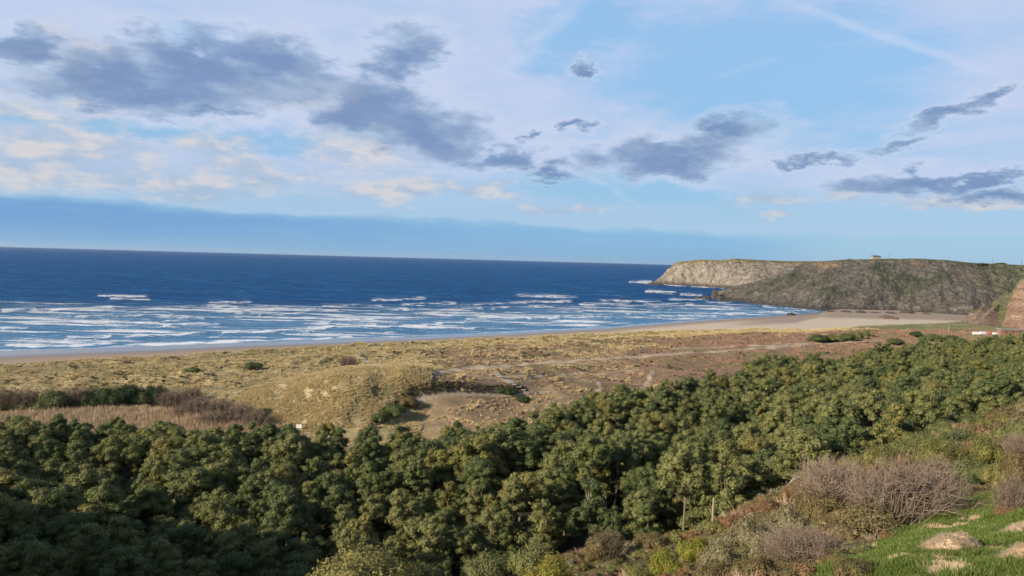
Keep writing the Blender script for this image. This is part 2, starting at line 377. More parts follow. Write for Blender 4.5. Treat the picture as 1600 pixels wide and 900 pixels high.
M = dict(
    ground=mat_zone('ground'), beach=mat_zone('sand', 0.10, 0.5, 0.05, 0.02), hill=mat_zone('hillside_soil', 0.4, 3.0, 0.08, 0.3),
    rock=mat_rock('headland_rock', .24, .25, (.2, .5, 0)), bright=mat_rock('pale_rock', 0.28, 0.4, (0.15, 0.1, 0), 0.035, 3.0), red=mat_rock('layered_rock', 0.35, 0.9, (0.02, 0, 0), 0.09, 1.0),
    sea=mat_sea(),
    olive=mat_leaf('olive_leaf', (.122, .146, .046), (.232, .226, .084)),
    dark=mat_leaf('dark_leaf', (.075, .102, .036), (.150, .170, .060)),
    gold=mat_leaf('golden_leaf', (.165, .165, .045), (.255, .225, .075)),
    lime=mat_leaf('lime_leaf', (.170, .200, .030), (.290, .250, .045), third=(.34, .20, .04)),
    silver=mat_leaf('silver_leaf', (.200, .185, .095), (.290, .245, .130), third=(.34, .27, .16)),
    scrub=mat_leaf('scrub_leaf', (.140, .130, .048), (.220, .165, .075), third=(.27, .155, .08)),
    rust=mat_leaf('rusty_leaf', (.230, .120, .065), (.230, .170, .070), third=(.30, .16, .09)),
    bracken=mat_leaf('dead_bracken', (.075, .060, .035), (.120, .085, .050)),
    deepgreen=mat_leaf('deep_green_leaf', (.030, .055, .020), (.062, .098, .032)),
    marram=mat_leaf('marram_blade', (.44, .355, .165), (.70, .56, .33), 0.1, third=(.22, .20, .08)),
    heath=mat_leaf('heath_twig', (.270, .150, .098), (.380, .235, .150), 0.05, third=(.20, .18, .08)),
    reed=mat_leaf('reed_stem', (.40, .30, .19), (.52, .40, .26), 0.1),
    grass=mat_leaf('grass_blade', (.110, .175, .030), (.190, .245, .060), 0.3, third=(.22, .22, .08)),
    straw=mat_leaf('straw', (.52, .39, .25), (.66, .51, .34), 0.1),
    twig=mat_plain('grey_twig', (.27, .205, .15), .9, .55, 7.0),
    twigdark=mat_plain('dark_twig', (.18, .135, .10), .9, .3),
    bark=mat_plain('bark', (.20, .155, .11), .9, .25, 2.0, .02), palebark=mat_plain('pale_bark', (.32, .265, .195), .9, .2, 2.0, .02),
    wood=mat_plain('weathered_wood', (.42, .37, .31), .85, .2, 4.0, .01), white=mat_plain('white_paint', (.80, .79, .76), .5, .04),
    wall=mat_plain('grey_wall', (.33, .32, .30), .9, .1), roof=mat_plain('dark_roof', (.12, .11, .11), .8, .1), glass=mat_plain('window_glass', (.03, .035, .04), .2, .05),
    orange=mat_plain('orange_canvas', (.55, .22, .12), .8, .1), metal=mat_plain('pole_metal', (.12, .12, .12), .6, .1), brick=mat_plain('brick_wall', (.28, .16, .12), .9, .2),
)

# ------------------------------------------------------------------ terrain height
def Q(px, py, Y): return tuple(at_y(px, py, Y))
ctrl = [  # x, y, z
 (0,3,63.2),(3,0,63.3),(-3,0,63.0),(0,-3,63.5),(0,-30,66),(30,-30,69),(-30,-30,62),(0,-150,74),(-150,-120,66),(150,-150,95),
 (60,0,76),(120,40,74),(60,40,60),(200,120,62),(350,200,60),(500,400,55),(-14,2,58),(-40,0,50),
 (0,12,58.3),(-6,15,55.5),(0,20,55.3),(8,13,57.6),(8.3,25,54.2),(12,21,56.2),(20,20,58),(14,10,59.6),(15.2,27,55.6),(17,34,52.6),(20,45,50.2),(25,60,47.2),
 (17,26,55.9),(25,38,53.9),(39.7,60,51.4),(60,75,52.5),(10,50,44.6),(15.5,60,43.6),(31,75,44.2),(52,92,45),(73,110,45),(100,120,49),
 (0,30,50.2),(-10,30,47),(0,45,43.5),(0,58,39.5),(-11,60,38.5),(4,62,40),(-20,40,39),(-30,50,31),(-40,60,23),(-15,75,28),(8,78,30),(20,85,33),(-5,95,17),(25,105,21),(45,110,27),(75,135,30),
 (-60,75,16),(-60,95,9),(-30,100,9),(0,115,9),(0,140,8),(18,150,11),(-90,130,6),(-30,140,6),(50,140,17),(100,160,24),(106,180,22),(150,210,24),
 (-150,200,4),(-60,200,4),(0,200,6),(66,200,11),(93,280,9),(200,300,16),(300,420,13),(364,550,8),(124,376,6.5),(0,250,6),(60,290,7.5),(165,440,7),
 (-190,292,4.5),(-130,285,4.5),(-90,273,4.5),(-150,260,4),(-50,262,6),(-220,330,6),(-150,330,8),(-110,310,8),
 (-48,297,19.6),(-65.5,287,18.3),(-38.6,293,17),(-20,318,16),(-46,271,10),(-38,280,8.8),(-84,293,14),(-72,272,7.5),(-95,320,11.5),(-50,335,18),(-80,365,9.5),(-110,300,8),
 (0,303,9.8),(0,335,14.3),(30,310,9.5),(0,390,11),(0,440,10.5),(0,500,10),(0,545,7.5),(-120,400,8),(-230,370,6.8),(-60,450,9.5),(-120,440,8.5),
 (100,400,9.5),(100,500,9),(179,540,9),(80,590,8.5),(150,630,8),(232,700,7),(261,770,3.5),(300,600,8),(428,740,6),(458,720,7.5),(567,980,3.7),(654,1130,4),(400,900,3.6),(330,850,3.2),
 (600,800,12),(800,900,30),(900,1300,60),(700,600,40),
]
ctrl += [  # spur that shades the near wood, left of the frame
 (-75,40,50),(-110,60,60),(-135,70,68),(-165,85,60),(-200,95,54),(-110,0,68),(-260,120,32),(-320,180,16),(-170,130,32),(-230,170,12),(-130,100,46),(-350,280,7),(-500,300,6),(-450,150,30),(-300,0,60)]
ctrl = np.array(ctrl, float)
def feat(x, y):
    r = np.maximum(np.hypot(x, y), 3.0)
    return np.stack([x / r * 1.25, y / r * 1.25, np.log(r) * 1.0], -1)
_cf = feat(ctrl[:, 0], ctrl[:, 1])
def _k(d2): return -np.sqrt(d2 + 0.0009)
_A = _k(((_cf[:, None] - _cf[None]) ** 2).sum(-1)); n_ = len(ctrl)
_A = np.block([[_A, np.ones((n_, 1))], [np.ones((1, n_)), np.zeros((1, 1))]])
_w = np.linalg.solve(_A + np.eye(n_ + 1) * 1e-9, np.append(ctrl[:, 2], 0))
def rbf(x, y):
    sh = np.shape(x); f = feat(np.ravel(x), np.ravel(y)); out = np.empty(len(f))
    for i in range(0, len(f), 20000):
        q = f[i:i + 20000]; d2 = ((q[:, None, :] - _cf[None]) ** 2).sum(-1)
        out[i:i + 20000] = _k(d2) @ _w[:-1] + _w[-1]
    return out.reshape(sh)
def line(pts, z):      # photograph polyline -> (t = x/y, Y) table in the world
    w = [at_z(px, py, z) for px, py in pts]
    return np.array([p[0] / p[1] for p in w]), np.array([p[1] for p in w])
SH = line([(-400,572),(-200,562),(0,548),(250,540),(500,531),(650,526),(800,519),(950,511),(1100,500),(1200,494),(1280,488.5)], 0.15)
SH = (np.append(SH[0], [.45, .5, .9]), np.append(SH[1], [1500, 3000, 5000]))
DU = line([(-400,594),(0,569.5),(250,560),(500,545),(650,538),(800,530),(1000,521),(1100,517),(1250,513),(1310,509),(1350,505),(1400,503.5),(1450,501.5),(1515,499),(1700,499)], 6.5)
FF = (np.array([-1.0,-.66,-.306,-.186,-.124,-.033,.025,.083,.165,.248,.298,.306,.314,.372,.438,.496,.554,.66,.9]),
      np.array([222,231,229,230,222,231,240,258,287,308,322,345,385,398,425,470,505,580,640]))
FN = (np.array([-1.2,-.9,-.66,-.3,0,.1,.2,.3,.45,.66,.9]), np.array([120,112,104,112,132,138,132,122,128,150,190]))
def tY(x, y): y = np.maximum(y, 1.0); return x / y, y
def shore_d(x, y):     # + seaward
    t, Y = tY(x, y); return (Y - np.interp(t, *SH)) * 0.84
def dune_d(x, y):
    t, Y = tY(x, y); return Y - np.interp(t, *DU)
def seg_dist(x, y, pts):
    pts = np.asarray(pts)[:, :2]; best = np.full(np.shape(x), 1e9)
    for a, b in zip(pts[:-1], pts[1:]):
        d = b - a; L = (d @ d) + 1e-9
        t = np.clip(((x - a[0]) * d[0] + (y - a[1]) * d[1]) / L, 0, 1)
        best = np.minimum(best, np.hypot(x - a[0] - d[0] * t, y - a[1] - d[1] * t))
    return best
PATHW = (np.array([at_z(px, py, 9.2)[:2] for px, py in ((575,664),(605,648),(650,636),(720,629),(820,621))]), 1.3)
def height(x, y):
    x = np.asarray(x, float); y = np.asarray(y, float)
    z = rbf(x, y); r = np.hypot(x, y); front = y > 1
    sd = np.where(front, shore_d(x, y), -1e3); dd = np.where(front, dune_d(x, y), -1e3)
    land = ss(r, 215, 290) * (1 - ss(dd, -12, 8)) * front
    land = land * (.12 + .88 * ss(seg_dist(x, y, PATHW[0]), 2, 14))
    z = z + land * (2.2 * fbm(x / 26, y / 20, o=3, seed=3) + (1.2 + 2.6 * ss(dd, -130, -60) * (1 - ss(x / np.maximum(y, 1), .0, .2))) * (.45 - 1.4 * np.abs(fbm(x / 15, y / 10.0, o=3, seed=5)))) * (1 - .75 * (1 - ss(y, 285, 305)) * ss(-x / np.maximum(y, 1), .30, .36))
    pk, _w0 = PATHW; ps = seg_dist(x, y, pk); sgn = np.where(front, y - np.interp(x, pk[:, 0], pk[:, 1]), -1); inx = ss(x, pk[0, 0] - 2, pk[0, 0] + 6) * (1 - ss(x, 0, 14))
    z = z + inx * np.where(sgn > 0, 2.2 * ss(ps, .8, 4.5) * (1 - ss(ps, 9, 38)), 0.0)
    fore = np.exp(-((dd + 26) / 20) ** 2) * front * (x < 260)
    z = z * (1 - .75 * fore) + .75 * fore * (6.0 + 1.1 * fbm(x / 18, y / 14, o=3, seed=9))
    z = z + (1 - ss(r, 120, 200)) * (.55 * fbm(x / 6, y / 6, o=3, seed=11)) * ss(r, 4, 30)
    z = z + ss(r, 18, 60) * (1 - ss(r, 60, 160)) * 0.5 * fbm(x / 2.3, y / 2.3, o=2, seed=12)
    zb = np.where(sd > 0, -0.022 * sd, -sd * 0.024)
    w = ss(dd, -2, 14) * front * np.where(y > 1300, ss(x / np.maximum(y, 1), .46, .40), 1.0)
    bz = np.minimum(zb, 3.6)
    z = z * (1 - w) + bz * w
    return np.maximum(z, -12)
def hz(x, y): return float(height(np.array([x]), np.array([y]))[0])
def ground_at(px, py, lo=12.0, hi=1400.0):
    d = ray(px, py); Y = np.geomspace(lo, hi, 1500); p = CAM + d[None] * (Y / d[1])[:, None]
    h = height(p[:, 0], p[:, 1]); i = np.argmax(p[:, 2] < h)
    return p[i, 0], p[i, 1], h[i]

# ------------------------------------------------------------------ ground sheet, cut into named pieces
TRACKS = [([(575,664),(605,648),(650,636),(720,629),(820,621)], .75, 8), ([(400,606),(520,586),(640,583),(760,574),(900,563),(1100,551),(1280,537),(1400,531),(1530,526)], 2.3, 9.5),
          ([(925,618),(938,607),(934,596)], .8, 10), ([(1000,612),(1015,592),(1018,580)], .9, 10), ([(640,583),(800,590),(1000,578)], .6, 11), ([(1050,545),(1200,540),(1350,530)], 1.3, 9)]
def dens(pts, n=5):
    out = []
    for (a, b), (c, d) in zip(pts[:-1], pts[1:]): out += [(a + (c - a) * i / n, b + (d - b) * i / n) for i in range(n)]
    return out + [pts[-1]]
TRACKS_W = [([ground_at(px, py, 200, 1300) for px, py in dens(pts)], w) for pts, w, z in TRACKS]
TRACKS_W[0] = ([(p[0], p[1], 0) for p in PATHW[0]], .8)
YG = (np.array([.30,.355,.42,.5,.58,.66,.8]), np.array([16,20.5,25,33,41,38,36]))
def zones(x, y):
    x = np.asarray(x, float); y = np.asarray(y, float)
    t, Y = tY(x, y); r = np.hypot(x, y); front = y > 1
    sd = np.where(front, shore_d(x, y), -1e3); dd = np.where(front, dune_d(x, y), -1e3)
    nA = fbm(x / 22, y / 22, o=4, seed=21); nB = fbm(x / 5, y / 5, o=3, seed=22); nC = fbm(x / 60, y / 45, o=3, seed=23)
    def col(c): return np.array(c)[None] * np.ones((x.size, 1))
    def mx(a, b, w): return a + (b - a) * np.clip(w, 0, 1)[:, None]
    marram = mx(col((.25, .21, .10)), col((.42, .335, .195)), .5 + nB); marram = mx(marram, col((.115, .110, .045)), ss(nA, .0, .35) * .8)
    heath = mx(col((.26, .165, .115)), col((.18, .145, .075)), .45 + nA * 1.3)
    out = mx(marram, heath, np.where(front, ss(t, -.19, -.05) * ss(dd, -45, -90) * (.75 + .5 * nA) + ss(t, .05, .3) * .5 * ss(dd, -25, -60), .3))
    out = mx(out, col((.50, .40, .25)), np.exp(-((t + .28) / .05) ** 2 - ((Y - 295) / 22) ** 2) * (.35 + nB * .7))
    out = mx(out, col((.12, .075, .05)), np.exp(-((seg_dist(x, y, PATHW[0]) - 3.5) / 2.2) ** 2) * (Y > np.interp(x, PATHW[0][:, 0], PATHW[0][:, 1])) * (x < 6) * .85)
    out = mx(out, col((.15, .16, .06)), ss(nC, .15, .5) * .6 * ss(t, -.1, .2))
    for pts, w in TRACKS_W:
        out = mx(out, col((.45, .36, .255)), (1 - ss(seg_dist(x, y, pts), w * .8, w * 1.5)) * .92 * (Y < 1200))
    # flat where the reeds stand
    reed = (1 - ss(Y + 5 * nB, np.interp(t, [-.4, -.28, -.22], [286, 262, 240]), np.interp(t, [-.4, -.28, -.22], [292, 268, 246]))) * ss(-t, .2, .24)
    out = mx(out, col((.20, .15, .095)), reed)
    # grass flat under the far cliffs
    farg = ss(Y, 560, 640) * ss(t, .42, .5)
    out = mx(out, mx(col((.22, .20, .09)), col((.16, .17, .07)), .5 + nA), farg)
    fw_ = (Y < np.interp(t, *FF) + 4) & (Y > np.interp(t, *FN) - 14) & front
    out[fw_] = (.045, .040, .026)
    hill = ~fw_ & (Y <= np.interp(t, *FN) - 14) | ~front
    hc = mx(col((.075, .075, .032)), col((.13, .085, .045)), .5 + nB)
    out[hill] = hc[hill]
    g = front & (Y < np.interp(t, *YG) + nB * 1.2) & (t > .3)
    gc = mx(col((.10, .15, .03)), col((.15, .19, .05)), .5 + nB * 1.2); gc = mx(gc, col((.30, .26, .13)), ss(fbm(x / 1.6, y / 1.6, o=3, seed=31), .4, .6) * .8)
    out[g] = gc[g]
    # sand
    beachm = front & (dd > -1 + nB * 4) & (Y < 1700)
    wet = np.where(beachm, ss(sd, -46, -16), 0.0) * 1.0
    sandc = mx(col((.54, .445, .335)), col((.36, .27, .19)), ss(sd, -85, -45)); sandc = mx(sandc, col((.27, .205, .155)), ss((Y - np.interp(t, [.2, .37, .397, .5, .6, .8], [900, 1050, 1146, 1160, 1160, 1100])) * .84, -190 + 30 * nA, -150) * ss(t, .26, .34) * .8); sandc = mx(sandc, col((.17, .135, .115)), wet)
    out[beachm] = sandc[beachm]
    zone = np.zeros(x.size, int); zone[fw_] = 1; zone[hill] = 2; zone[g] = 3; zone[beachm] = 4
    return out, wet, zone
def build_ground():
    az = np.concatenate([np.arange(-180, -60, 3), np.arange(-60, -37, .8), np.arange(-37, 37, .16), np.arange(37, 60, .8), np.arange(60, 181, 3)])
    az = np.radians(az)
    rr = [2.0]
    while rr[-1] < 3600:
        r = rr[-1]; k = 1.012
        if 230 < r < 700: k = 1.0052
        if r > 1300: k = 1.05
        rr.append(r * k)
    rr = np.array(rr); na, nr = len(az), len(rr)
    A, RR = np.meshgrid(az, rr); X, Y = (RR * np.sin(A)).ravel(), (RR * np.cos(A)).ravel()
    Z = height(X, Y); col, wet, zone = zones(X, Y)
    i = np.arange(nr - 1)[:, None] * na + np.arange(na - 1)[None]
    q = np.stack([i, i + na, i + na + 1, i + 1], -1).reshape(-1, 4)[:, ::-1]
    V = np.stack([X, Y, Z], 1)
    # cap under the camera
    fz = zone[q].max(1)
    keep = ~((np.hypot(V[q[:, 0], 0], V[q[:, 0], 1]) > 1500) & (V[q[:, 0], 1] > 0) & (np.abs(V[q[:, 0], 0]) < V[q[:, 0], 1] * .5))
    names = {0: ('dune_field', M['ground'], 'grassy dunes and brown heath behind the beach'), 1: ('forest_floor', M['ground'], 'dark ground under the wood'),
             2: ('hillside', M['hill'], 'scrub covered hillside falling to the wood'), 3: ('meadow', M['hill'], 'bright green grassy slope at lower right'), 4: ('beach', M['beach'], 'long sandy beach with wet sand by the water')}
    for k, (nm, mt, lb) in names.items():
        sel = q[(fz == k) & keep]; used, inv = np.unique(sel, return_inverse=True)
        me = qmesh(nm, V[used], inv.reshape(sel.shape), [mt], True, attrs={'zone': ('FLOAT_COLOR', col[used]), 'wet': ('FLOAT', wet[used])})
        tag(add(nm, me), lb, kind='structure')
build_ground()

# ------------------------------------------------------------------ sea
BRK = [ # photograph x0, x1, y0, y1, strength, half thickness (px)
 (148,236,462,464.5,.95,2.0),(168,238,468,469,.9,1.7),(0,60,485,483,1.,3),(40,186,486,481,1.,2.6),(80,150,475,475,.6,1.6),(0,120,497,498,.7,3.5),(100,290,495,492,.7,3),(0,50,514,513,.95,2.4),
 (190,330,488,499,.7,3),(250,400,497,496,.6,3),(320,400,474,473,.85,2.2),(330,460,486,483,1.,2.6),(290,380,478,480,.8,1.8),(400,482,494,490,.8,2),(250,320,509,508,.8,2),
 (200,330,524,522,.95,2.8),(330,540,522,512,.95,2.8),(100,180,528,527,.8,2.2),(0,190,541,538,1.05,2.2),(180,420,540,532,1.05,1.8),(420,560,532,527,.9,1.4),
 (0,180,530,532,.6,3.5),(60,200,507,503,.5,3),(500,560,480,479,.9,2),(498,540,485,485,.9,1.8),(470,560,506,502,.8,2),(530,680,514,508,.95,2.4),(645,760,507,504,.8,2),(560,600,478,478,.7,1.6),
 (575,672,470,467,.95,2),(600,650,484,484,.7,1.8),(620,720,478,474,.8,2),(640,700,491,490,.7,1.6),(690,760,484,482,.7,1.8),(700,800,477,474,.7,2),(720,830,500,498,.8,1.8),
 (800,910,462,465,.85,2.4),(780,900,474,471,.85,2),(760,880,482,480,.7,2.2),(820,880,498,495,.8,1.6),(880,1000,494,490,.55,1.8),(830,960,488,484,.6,1.6),(900,990,477,474,.8,2),
 (930,1040,470,472,.85,1.8),(1000,1090,477,476,.8,1.8),(1000,1080,481,480,.6,1.6),(960,1060,486,485,.6,1.6),(1040,1130,484,481,.6,1.6),(1100,1180,479,482,.6,1.4),(1110,1200,492,489,.8,1.4),(1000,1110,495,492,.7,1.4),
 (1005,1060,456,458,1.,2.2),(1060,1100,461,462,.8,2),(1040,1110,468,469,.8,1.6),(1190,1215,479,482,.8,1.6),(1215,1262,483,485,.8,1.4),(1180,1240,487,487,.8,1.3),(1060,1180,499,495,.5,1.2),(1100,1150,472,472,.7,1.5),
 (980,1030,441,442.5,1.0,1.5),(995,1020,440,440,.9,1.4),(1030,1075,444,446,1.2,1.8),(1075,1142,447,450,1.0,1.2),(1120,1140,449,446,1.1,2.2),(850,900,467,466,.4,2),(930,990,463,462,.4,1.6),
 (560,700,520,516,.35,1.2),(700,900,512,505,.4,1.2),(150,260,515,512,.5,3),(420,560,500,498,.4,3)]
def build_sea():
    th = np.tan(np.radians(np.concatenate([np.arange(-75, -36, 1.2), np.arange(-36, 27, .075), np.arange(27, 60, 1.5)])))
    dep = np.concatenate([np.arange(212, 32, -.42), np.arange(32, 8, -.25), np.geomspace(8, 2.1, 28)])   # rows, in px below the true horizon
    Yr = 65 * F / dep
    T_, YY = np.meshgrid(th, Yr); X, Y = (T_ * YY).ravel(), YY.ravel()
    keep_v = shore_d(X, Y) > -14
    foam = np.zeros(X.size); rise = np.zeros(X.size)
    r_, d_ = T_.ravel(), (65 * F / Y)
    wob = fbm(X / 30, Y / 30, o=3, seed=41); wob2 = fbm(X / 7, Y / 16, o=2, seed=42)
    gb = np.random.default_rng(9); extra = []
    for i in range(60):
        t0 = gb.uniform(-.66, .36); Y0 = np.interp(t0, *SH) + gb.uniform(15, 330); L = gb.uniform(12, 60)
        pa, pb = project((t0 * Y0, Y0, 0)), project((t0 * Y0 + L, Y0 + L * .1, 0)); extra.append((pa[0], pb[0], pa[1], pb[1], gb.uniform(.45, .85), gb.uniform(.8, 1.7)))
    for (x0, x1, y0, y1, s, hw) in BRK + extra:
        s *= .86
        a, b = at_z(x0, y0, 0), at_z(x1, y1, 0)
        ta, tb = a[0] / a[1], b[0] / b[1]; da, db = 65 * F / a[1], 65 * F / b[1]
        u = (r_ - ta) / (tb - ta)
        Yc = 65 * F / (da + (db - da) * np.clip(u, 0, 1))                      # crest line, world distance
        ln = Yc * Yc / (65 * F)                                               # metres per photo px there
        off = (Y - Yc) / ln + wob * 3.0 + wob2 * .7
        end = ss(u, -.03, .10) * (1 - ss(u, .88, 1.04))
        hw = hw * 1.4
        prof = np.where(off < 0, np.exp(-(off / (hw * .42)) ** 2), np.exp(-(off / (hw * 1.3)) ** 2))
        foam = np.maximum(foam, s * prof * end * (.94 + .5 * wob2))
        foam = np.maximum(foam, .36 * s * np.exp(-((off - hw) / (hw * 2.6)) ** 2) * end)
        rise = np.maximum(rise, end * s * np.exp(-(off * ln / 7.0) ** 2) * 1.2)
    sd = shore_d(X, Y); surf = ss(sd, 0, 30) * (1 - ss(sd, 260, 470)) * (Y < 1700)
    st = fbm(X / 75, Y / 13, o=4, seed=45)
    foam = np.maximum(foam, surf * (.24 + .55 * ss(st, -.15, .5)))
    edge = np.exp(-((sd - 3 + wob * 9) / 4.5) ** 2); foam = np.maximum(foam, edge * .62)
    shal = (1 - ss(sd, 120, 420)) * .9 * (Y < 2500); shal = np.maximum(shal, (1 - ss(sd, 5, 60)) * (Y < 2500))
    damp = ss(sd, 2, 40); far = 1 - ss(Y, 1800, 3500)
    swell = .55 * np.sin((Y + X * .12 + 26 * fbm(X / 140, Y / 90, seed=47)) / 7.5) + .4 * fbm(X / 26, Y / 9, o=3, seed=48)
    Z = damp * far * (swell + rise)
    na, nr = len(th), len(Yr)
    i = np.arange(nr - 1)[:, None] * na + np.arange(na - 1)[None]
    q = np.stack([i, i + 1, i + na + 1, i + na], -1).reshape(-1, 4)
    q = q[keep_v[q].any(1)]
    used, inv = np.unique(q, return_inverse=True)
    V = np.stack([X, Y, Z], 1)
    me = qmesh('sea', V[used], inv.reshape(q.shape), [M['sea']], True, attrs={'foam': ('FLOAT', foam[used]), 'shallow': ('FLOAT', shal[used])})
    tag(add('sea', me), 'deep blue sea with white lines of surf', kind='structure')
build_sea()

# ------------------------------------------------------------------ headlands
def resample(pts, n):
    pts = np.asarray(pts, float); d = np.append(0, np.cumsum(np.linalg.norm(np.diff(pts, axis=0), axis=1)))
    s = np.linspace(0, d[-1], n); return np.stack([np.interp(s, d, pts[:, k]) for k in range(3)], 1)
def headland(name, label, mat, base, top, back, ns, nt, amp, colf, seed, steps=0):
    B, Tp, K = resample(base, ns), resample(top, ns), resample(back, ns)
    rows = []
    nb = nt // 3
    for j in range(nt + nb):
        if j < nt:
            t = j / (nt - 1); prof = t ** .82
            p = B + (Tp - B) * t; p[:, 2] = B[:, 2] + (Tp[:, 2] - B[:, 2]) * prof
        else:
            t = (j - nt + 1) / nb; p = Tp + (K - Tp) * t
        rows.append(p)
    G = np.stack(rows); P_ = G.reshape(-1, 3); tt = np.repeat(np.clip(np.arange(nt + nb) / (nt - 1), 0, 9), ns)
    out = B - Tp; out[:, 2] = 0; out /= np.linalg.norm(out, axis=1)[:, None] + 1e-9; out = np.tile(out, (nt + nb, 1))
    n1 = fbm(P_[:, 0] / 42, P_[:, 1] / 42, P_[:, 2] / 60, 4, seed); n2 = fbm(P_[:, 0] / 13, P_[:, 1] / 13, P_[:, 2] / 17, 4, seed + 3, .6)
    rid = 1 - np.abs(n1) * 2.4
    env = np.clip(tt / .06, .25, 1) * np.where(tt > 1, np.clip(1 - (tt - 1) * 6, 0.05, 1), 1) * np.where(tt > .9, np.clip((1.06 - tt) / .16, .25, 1), 1)
    si = np.tile(np.append(0, np.cumsum(np.linalg.norm(np.diff(B, axis=0), axis=1))), nt + nb); gu = 1 - 2 * np.abs(fbm(si / 45 + tt * .8, tt * 1.2 + si * 0, o=4, seed=seed + 9, g=.55))
    d = (rid * .35 + n2 * .5 - gu * .75) * amp * env
    if steps:
        zz = P_[:, 2] / steps + .15 * n1; d = d + (np.abs((zz % 1) - .5) * 2) ** 3 * -2.2 * (tt < 1)
    P_ = P_ + out * d[:, None]; P_[:, 2] += n2 * amp * .22 * env
    col = colf(P_, tt, n1, n2)
    i = np.arange(nt + nb - 1)[:, None] * ns + np.arange(ns - 1)[None]
    q = np.stack([i, i + 1, i + ns + 1, i + ns], -1).reshape(-1, 4)
    me = qmesh(name, P_, q, [mat], False, attrs={'zone': ('FLOAT_COLOR', col)})
    return tag(add(name, me), label, kind='structure')
def lerp(a, b, w): return a + (b - a) * np.clip(w, 0, 1)[:, None]
def K3(c, n): return np.array(c)[None] * np.ones((n, 1))
def col_dark(P_, tt, n1, n2):
    n = len(P_); c = lerp(K3((.150, .132, .108), n), K3((.100, .091, .075), n), .5 + n2 * 1.3)
    c = lerp(c, K3((.26, .235, .20), n), ss(n2, .25, .5) * .6)
    g = fbm(P_[:, 0] / 55, P_[:, 1] / 55, P_[:, 2] / 40, 4, 77)
    x = P_[:, 0] / P_[:, 1]
    c = lerp(c, K3((.055, .065, .038), n), ss(g, .10, .35) * ss(tt, .1, .3) * .6)
    c = lerp(c, K3((.24, .165, .10), n), ss(g, -.45, -.1) * -1 + ss(-g, .18, .4) * ss(tt, .5, .85) * .75)
    c = lerp(c, K3((.095, .110, .052), n), ss(x, .56, .68) * .65 * ss(tt, .2, .5))
    c = lerp(c, K3((.115, .115, .055), n), ss(tt, .955, 1.0))
    return lerp(c, K3((.070, .066, .060), n), 1 - ss(P_[:, 2], 2, 10))
def col_pale(P_, tt, n1, n2):
    n = len(P_); c = lerp(K3((.30, .258, .205), n), K3((.175, .148, .118), n), .42 + n2 * 1.5)
    c = lerp(c, K3((.30, .205, .125), n), ss(n1, .1, .4) * ss(tt, .55, .9) * .6)
    c = lerp(c, K3((.17, .15, .075), n), ss(tt + n2 * .12, .84, .93))
    return lerp(c, K3((.085, .075, .065), n), 1 - ss(P_[:, 2] + n2 * 6, 4, 13))
def col_red(P_, tt, n1, n2):
    n = len(P_); b = .5 + .5 * np.sin(P_[:, 2] / 2.0 + n1 * 5 + n2 * 3)
    c = lerp(K3((.24, .140, .095), n), K3((.34, .245, .165), n), b * .6 + n2 * .9 + .1); c = lerp(c, K3((.13, .13, .06), n), ss(n1, .1, .4) * .5)
    return lerp(c, K3((.15, .15, .06), n), ss(tt, .9, 1.0))
def col_mound(P_, tt, n1, n2):
    n = len(P_); c = lerp(K3((.30, .215, .155), n), K3((.17, .12, .085), n), .5 + n2 * 1.3)
    return lerp(c, K3((.13, .14, .06), n), ss(tt + n2 * .2, .75, .95))
def col_green(P_, tt, n1, n2):
    n = len(P_); c = lerp(K3((.14, .16, .065), n), K3((.22, .17, .10), n), .4 + n2 * 1.2)
    return lerp(c, K3((.30, .22, .14), n), ss(n1, .15, .4) * .8)
zb = -3.0
# far pale headland
base1 = [tuple(at_z(x, y, 0)[:2]) + (-2.0,) for x, y in ((1008,442.5),(1035,444.5),(1060,446),(1100,448),(1140,451.5),(1175,455))] + [(700, 1900, -2), (900, 1850, -2)]
top1 = [Q(x, y, Y) for x, y, Y in ((1044,436,2420),(1047,417,2400),(1056,409.5,2380),(1095,405.5,2300),(1125,406.5,2260),(1150,404,2220),(1180,406,2200),(1235,408,2180),(1300,408,2160))]
back1 = [Q(x, y, Y) for x, y, Y in ((1046,432,2600),(1060,414,2800),(1085,411,3000),(1200,412.5,3000),(1400,417,3000))]
headland('pale_headland', 'sunlit pale rock headland reaching farthest into the sea', M['bright'], base1, top1, back1, 460, 72, 9, col_pale, 51)
base2 = [tuple(at_z(x, y, 0)[:2]) + (-2.0,) for x, y in ((1112,465),(1128,469.5),(1170,474),(1230,480),(1280,485.5),(1340,488),(1400,489))] + [tuple(at_z(1460,490,3)[:2]) + (1,), tuple(at_z(1520,493,4)[:2]) + (1,), tuple(at_z(1600,494,4)[:2]) + (1,), tuple(at_z(1720,494,4)[:2]) + (1,)]
top2 = [Q(x, y, Y) for x, y, Y in ((1116,456,1520),(1140,450,1500),(1162,444,1480),(1176,441,1455),(1205,432,1420),(1236,425,1400),(1250,413,1400),(1275,408.5,1380),(1320,405.5,1330),(1365,404.5,1300),(1430,404,1270),(1475,406,1260),(1520,410.5,1250),(1560,412.5,1230),(1600,414,1200),(1740,414,1150))]
back2 = [Q(x, y, Y) for x, y, Y in ((1134,458,1590),(1180,447,1620),(1205,438,1640),(1236,428,1700),(1255,413.5,2000),(1330,412,2000),(1440,415,2000),(1560,418,2000),(1760,422,2000))]
headland('dark_headland', 'grey brown rock headland closing the bay', M['rock'], base2, top2, back2, 620, 100, 9.5, col_dark, 61)
def gnd(px, py, z): p = at_z(px, py, z); return (p[0], p[1], z - 3)
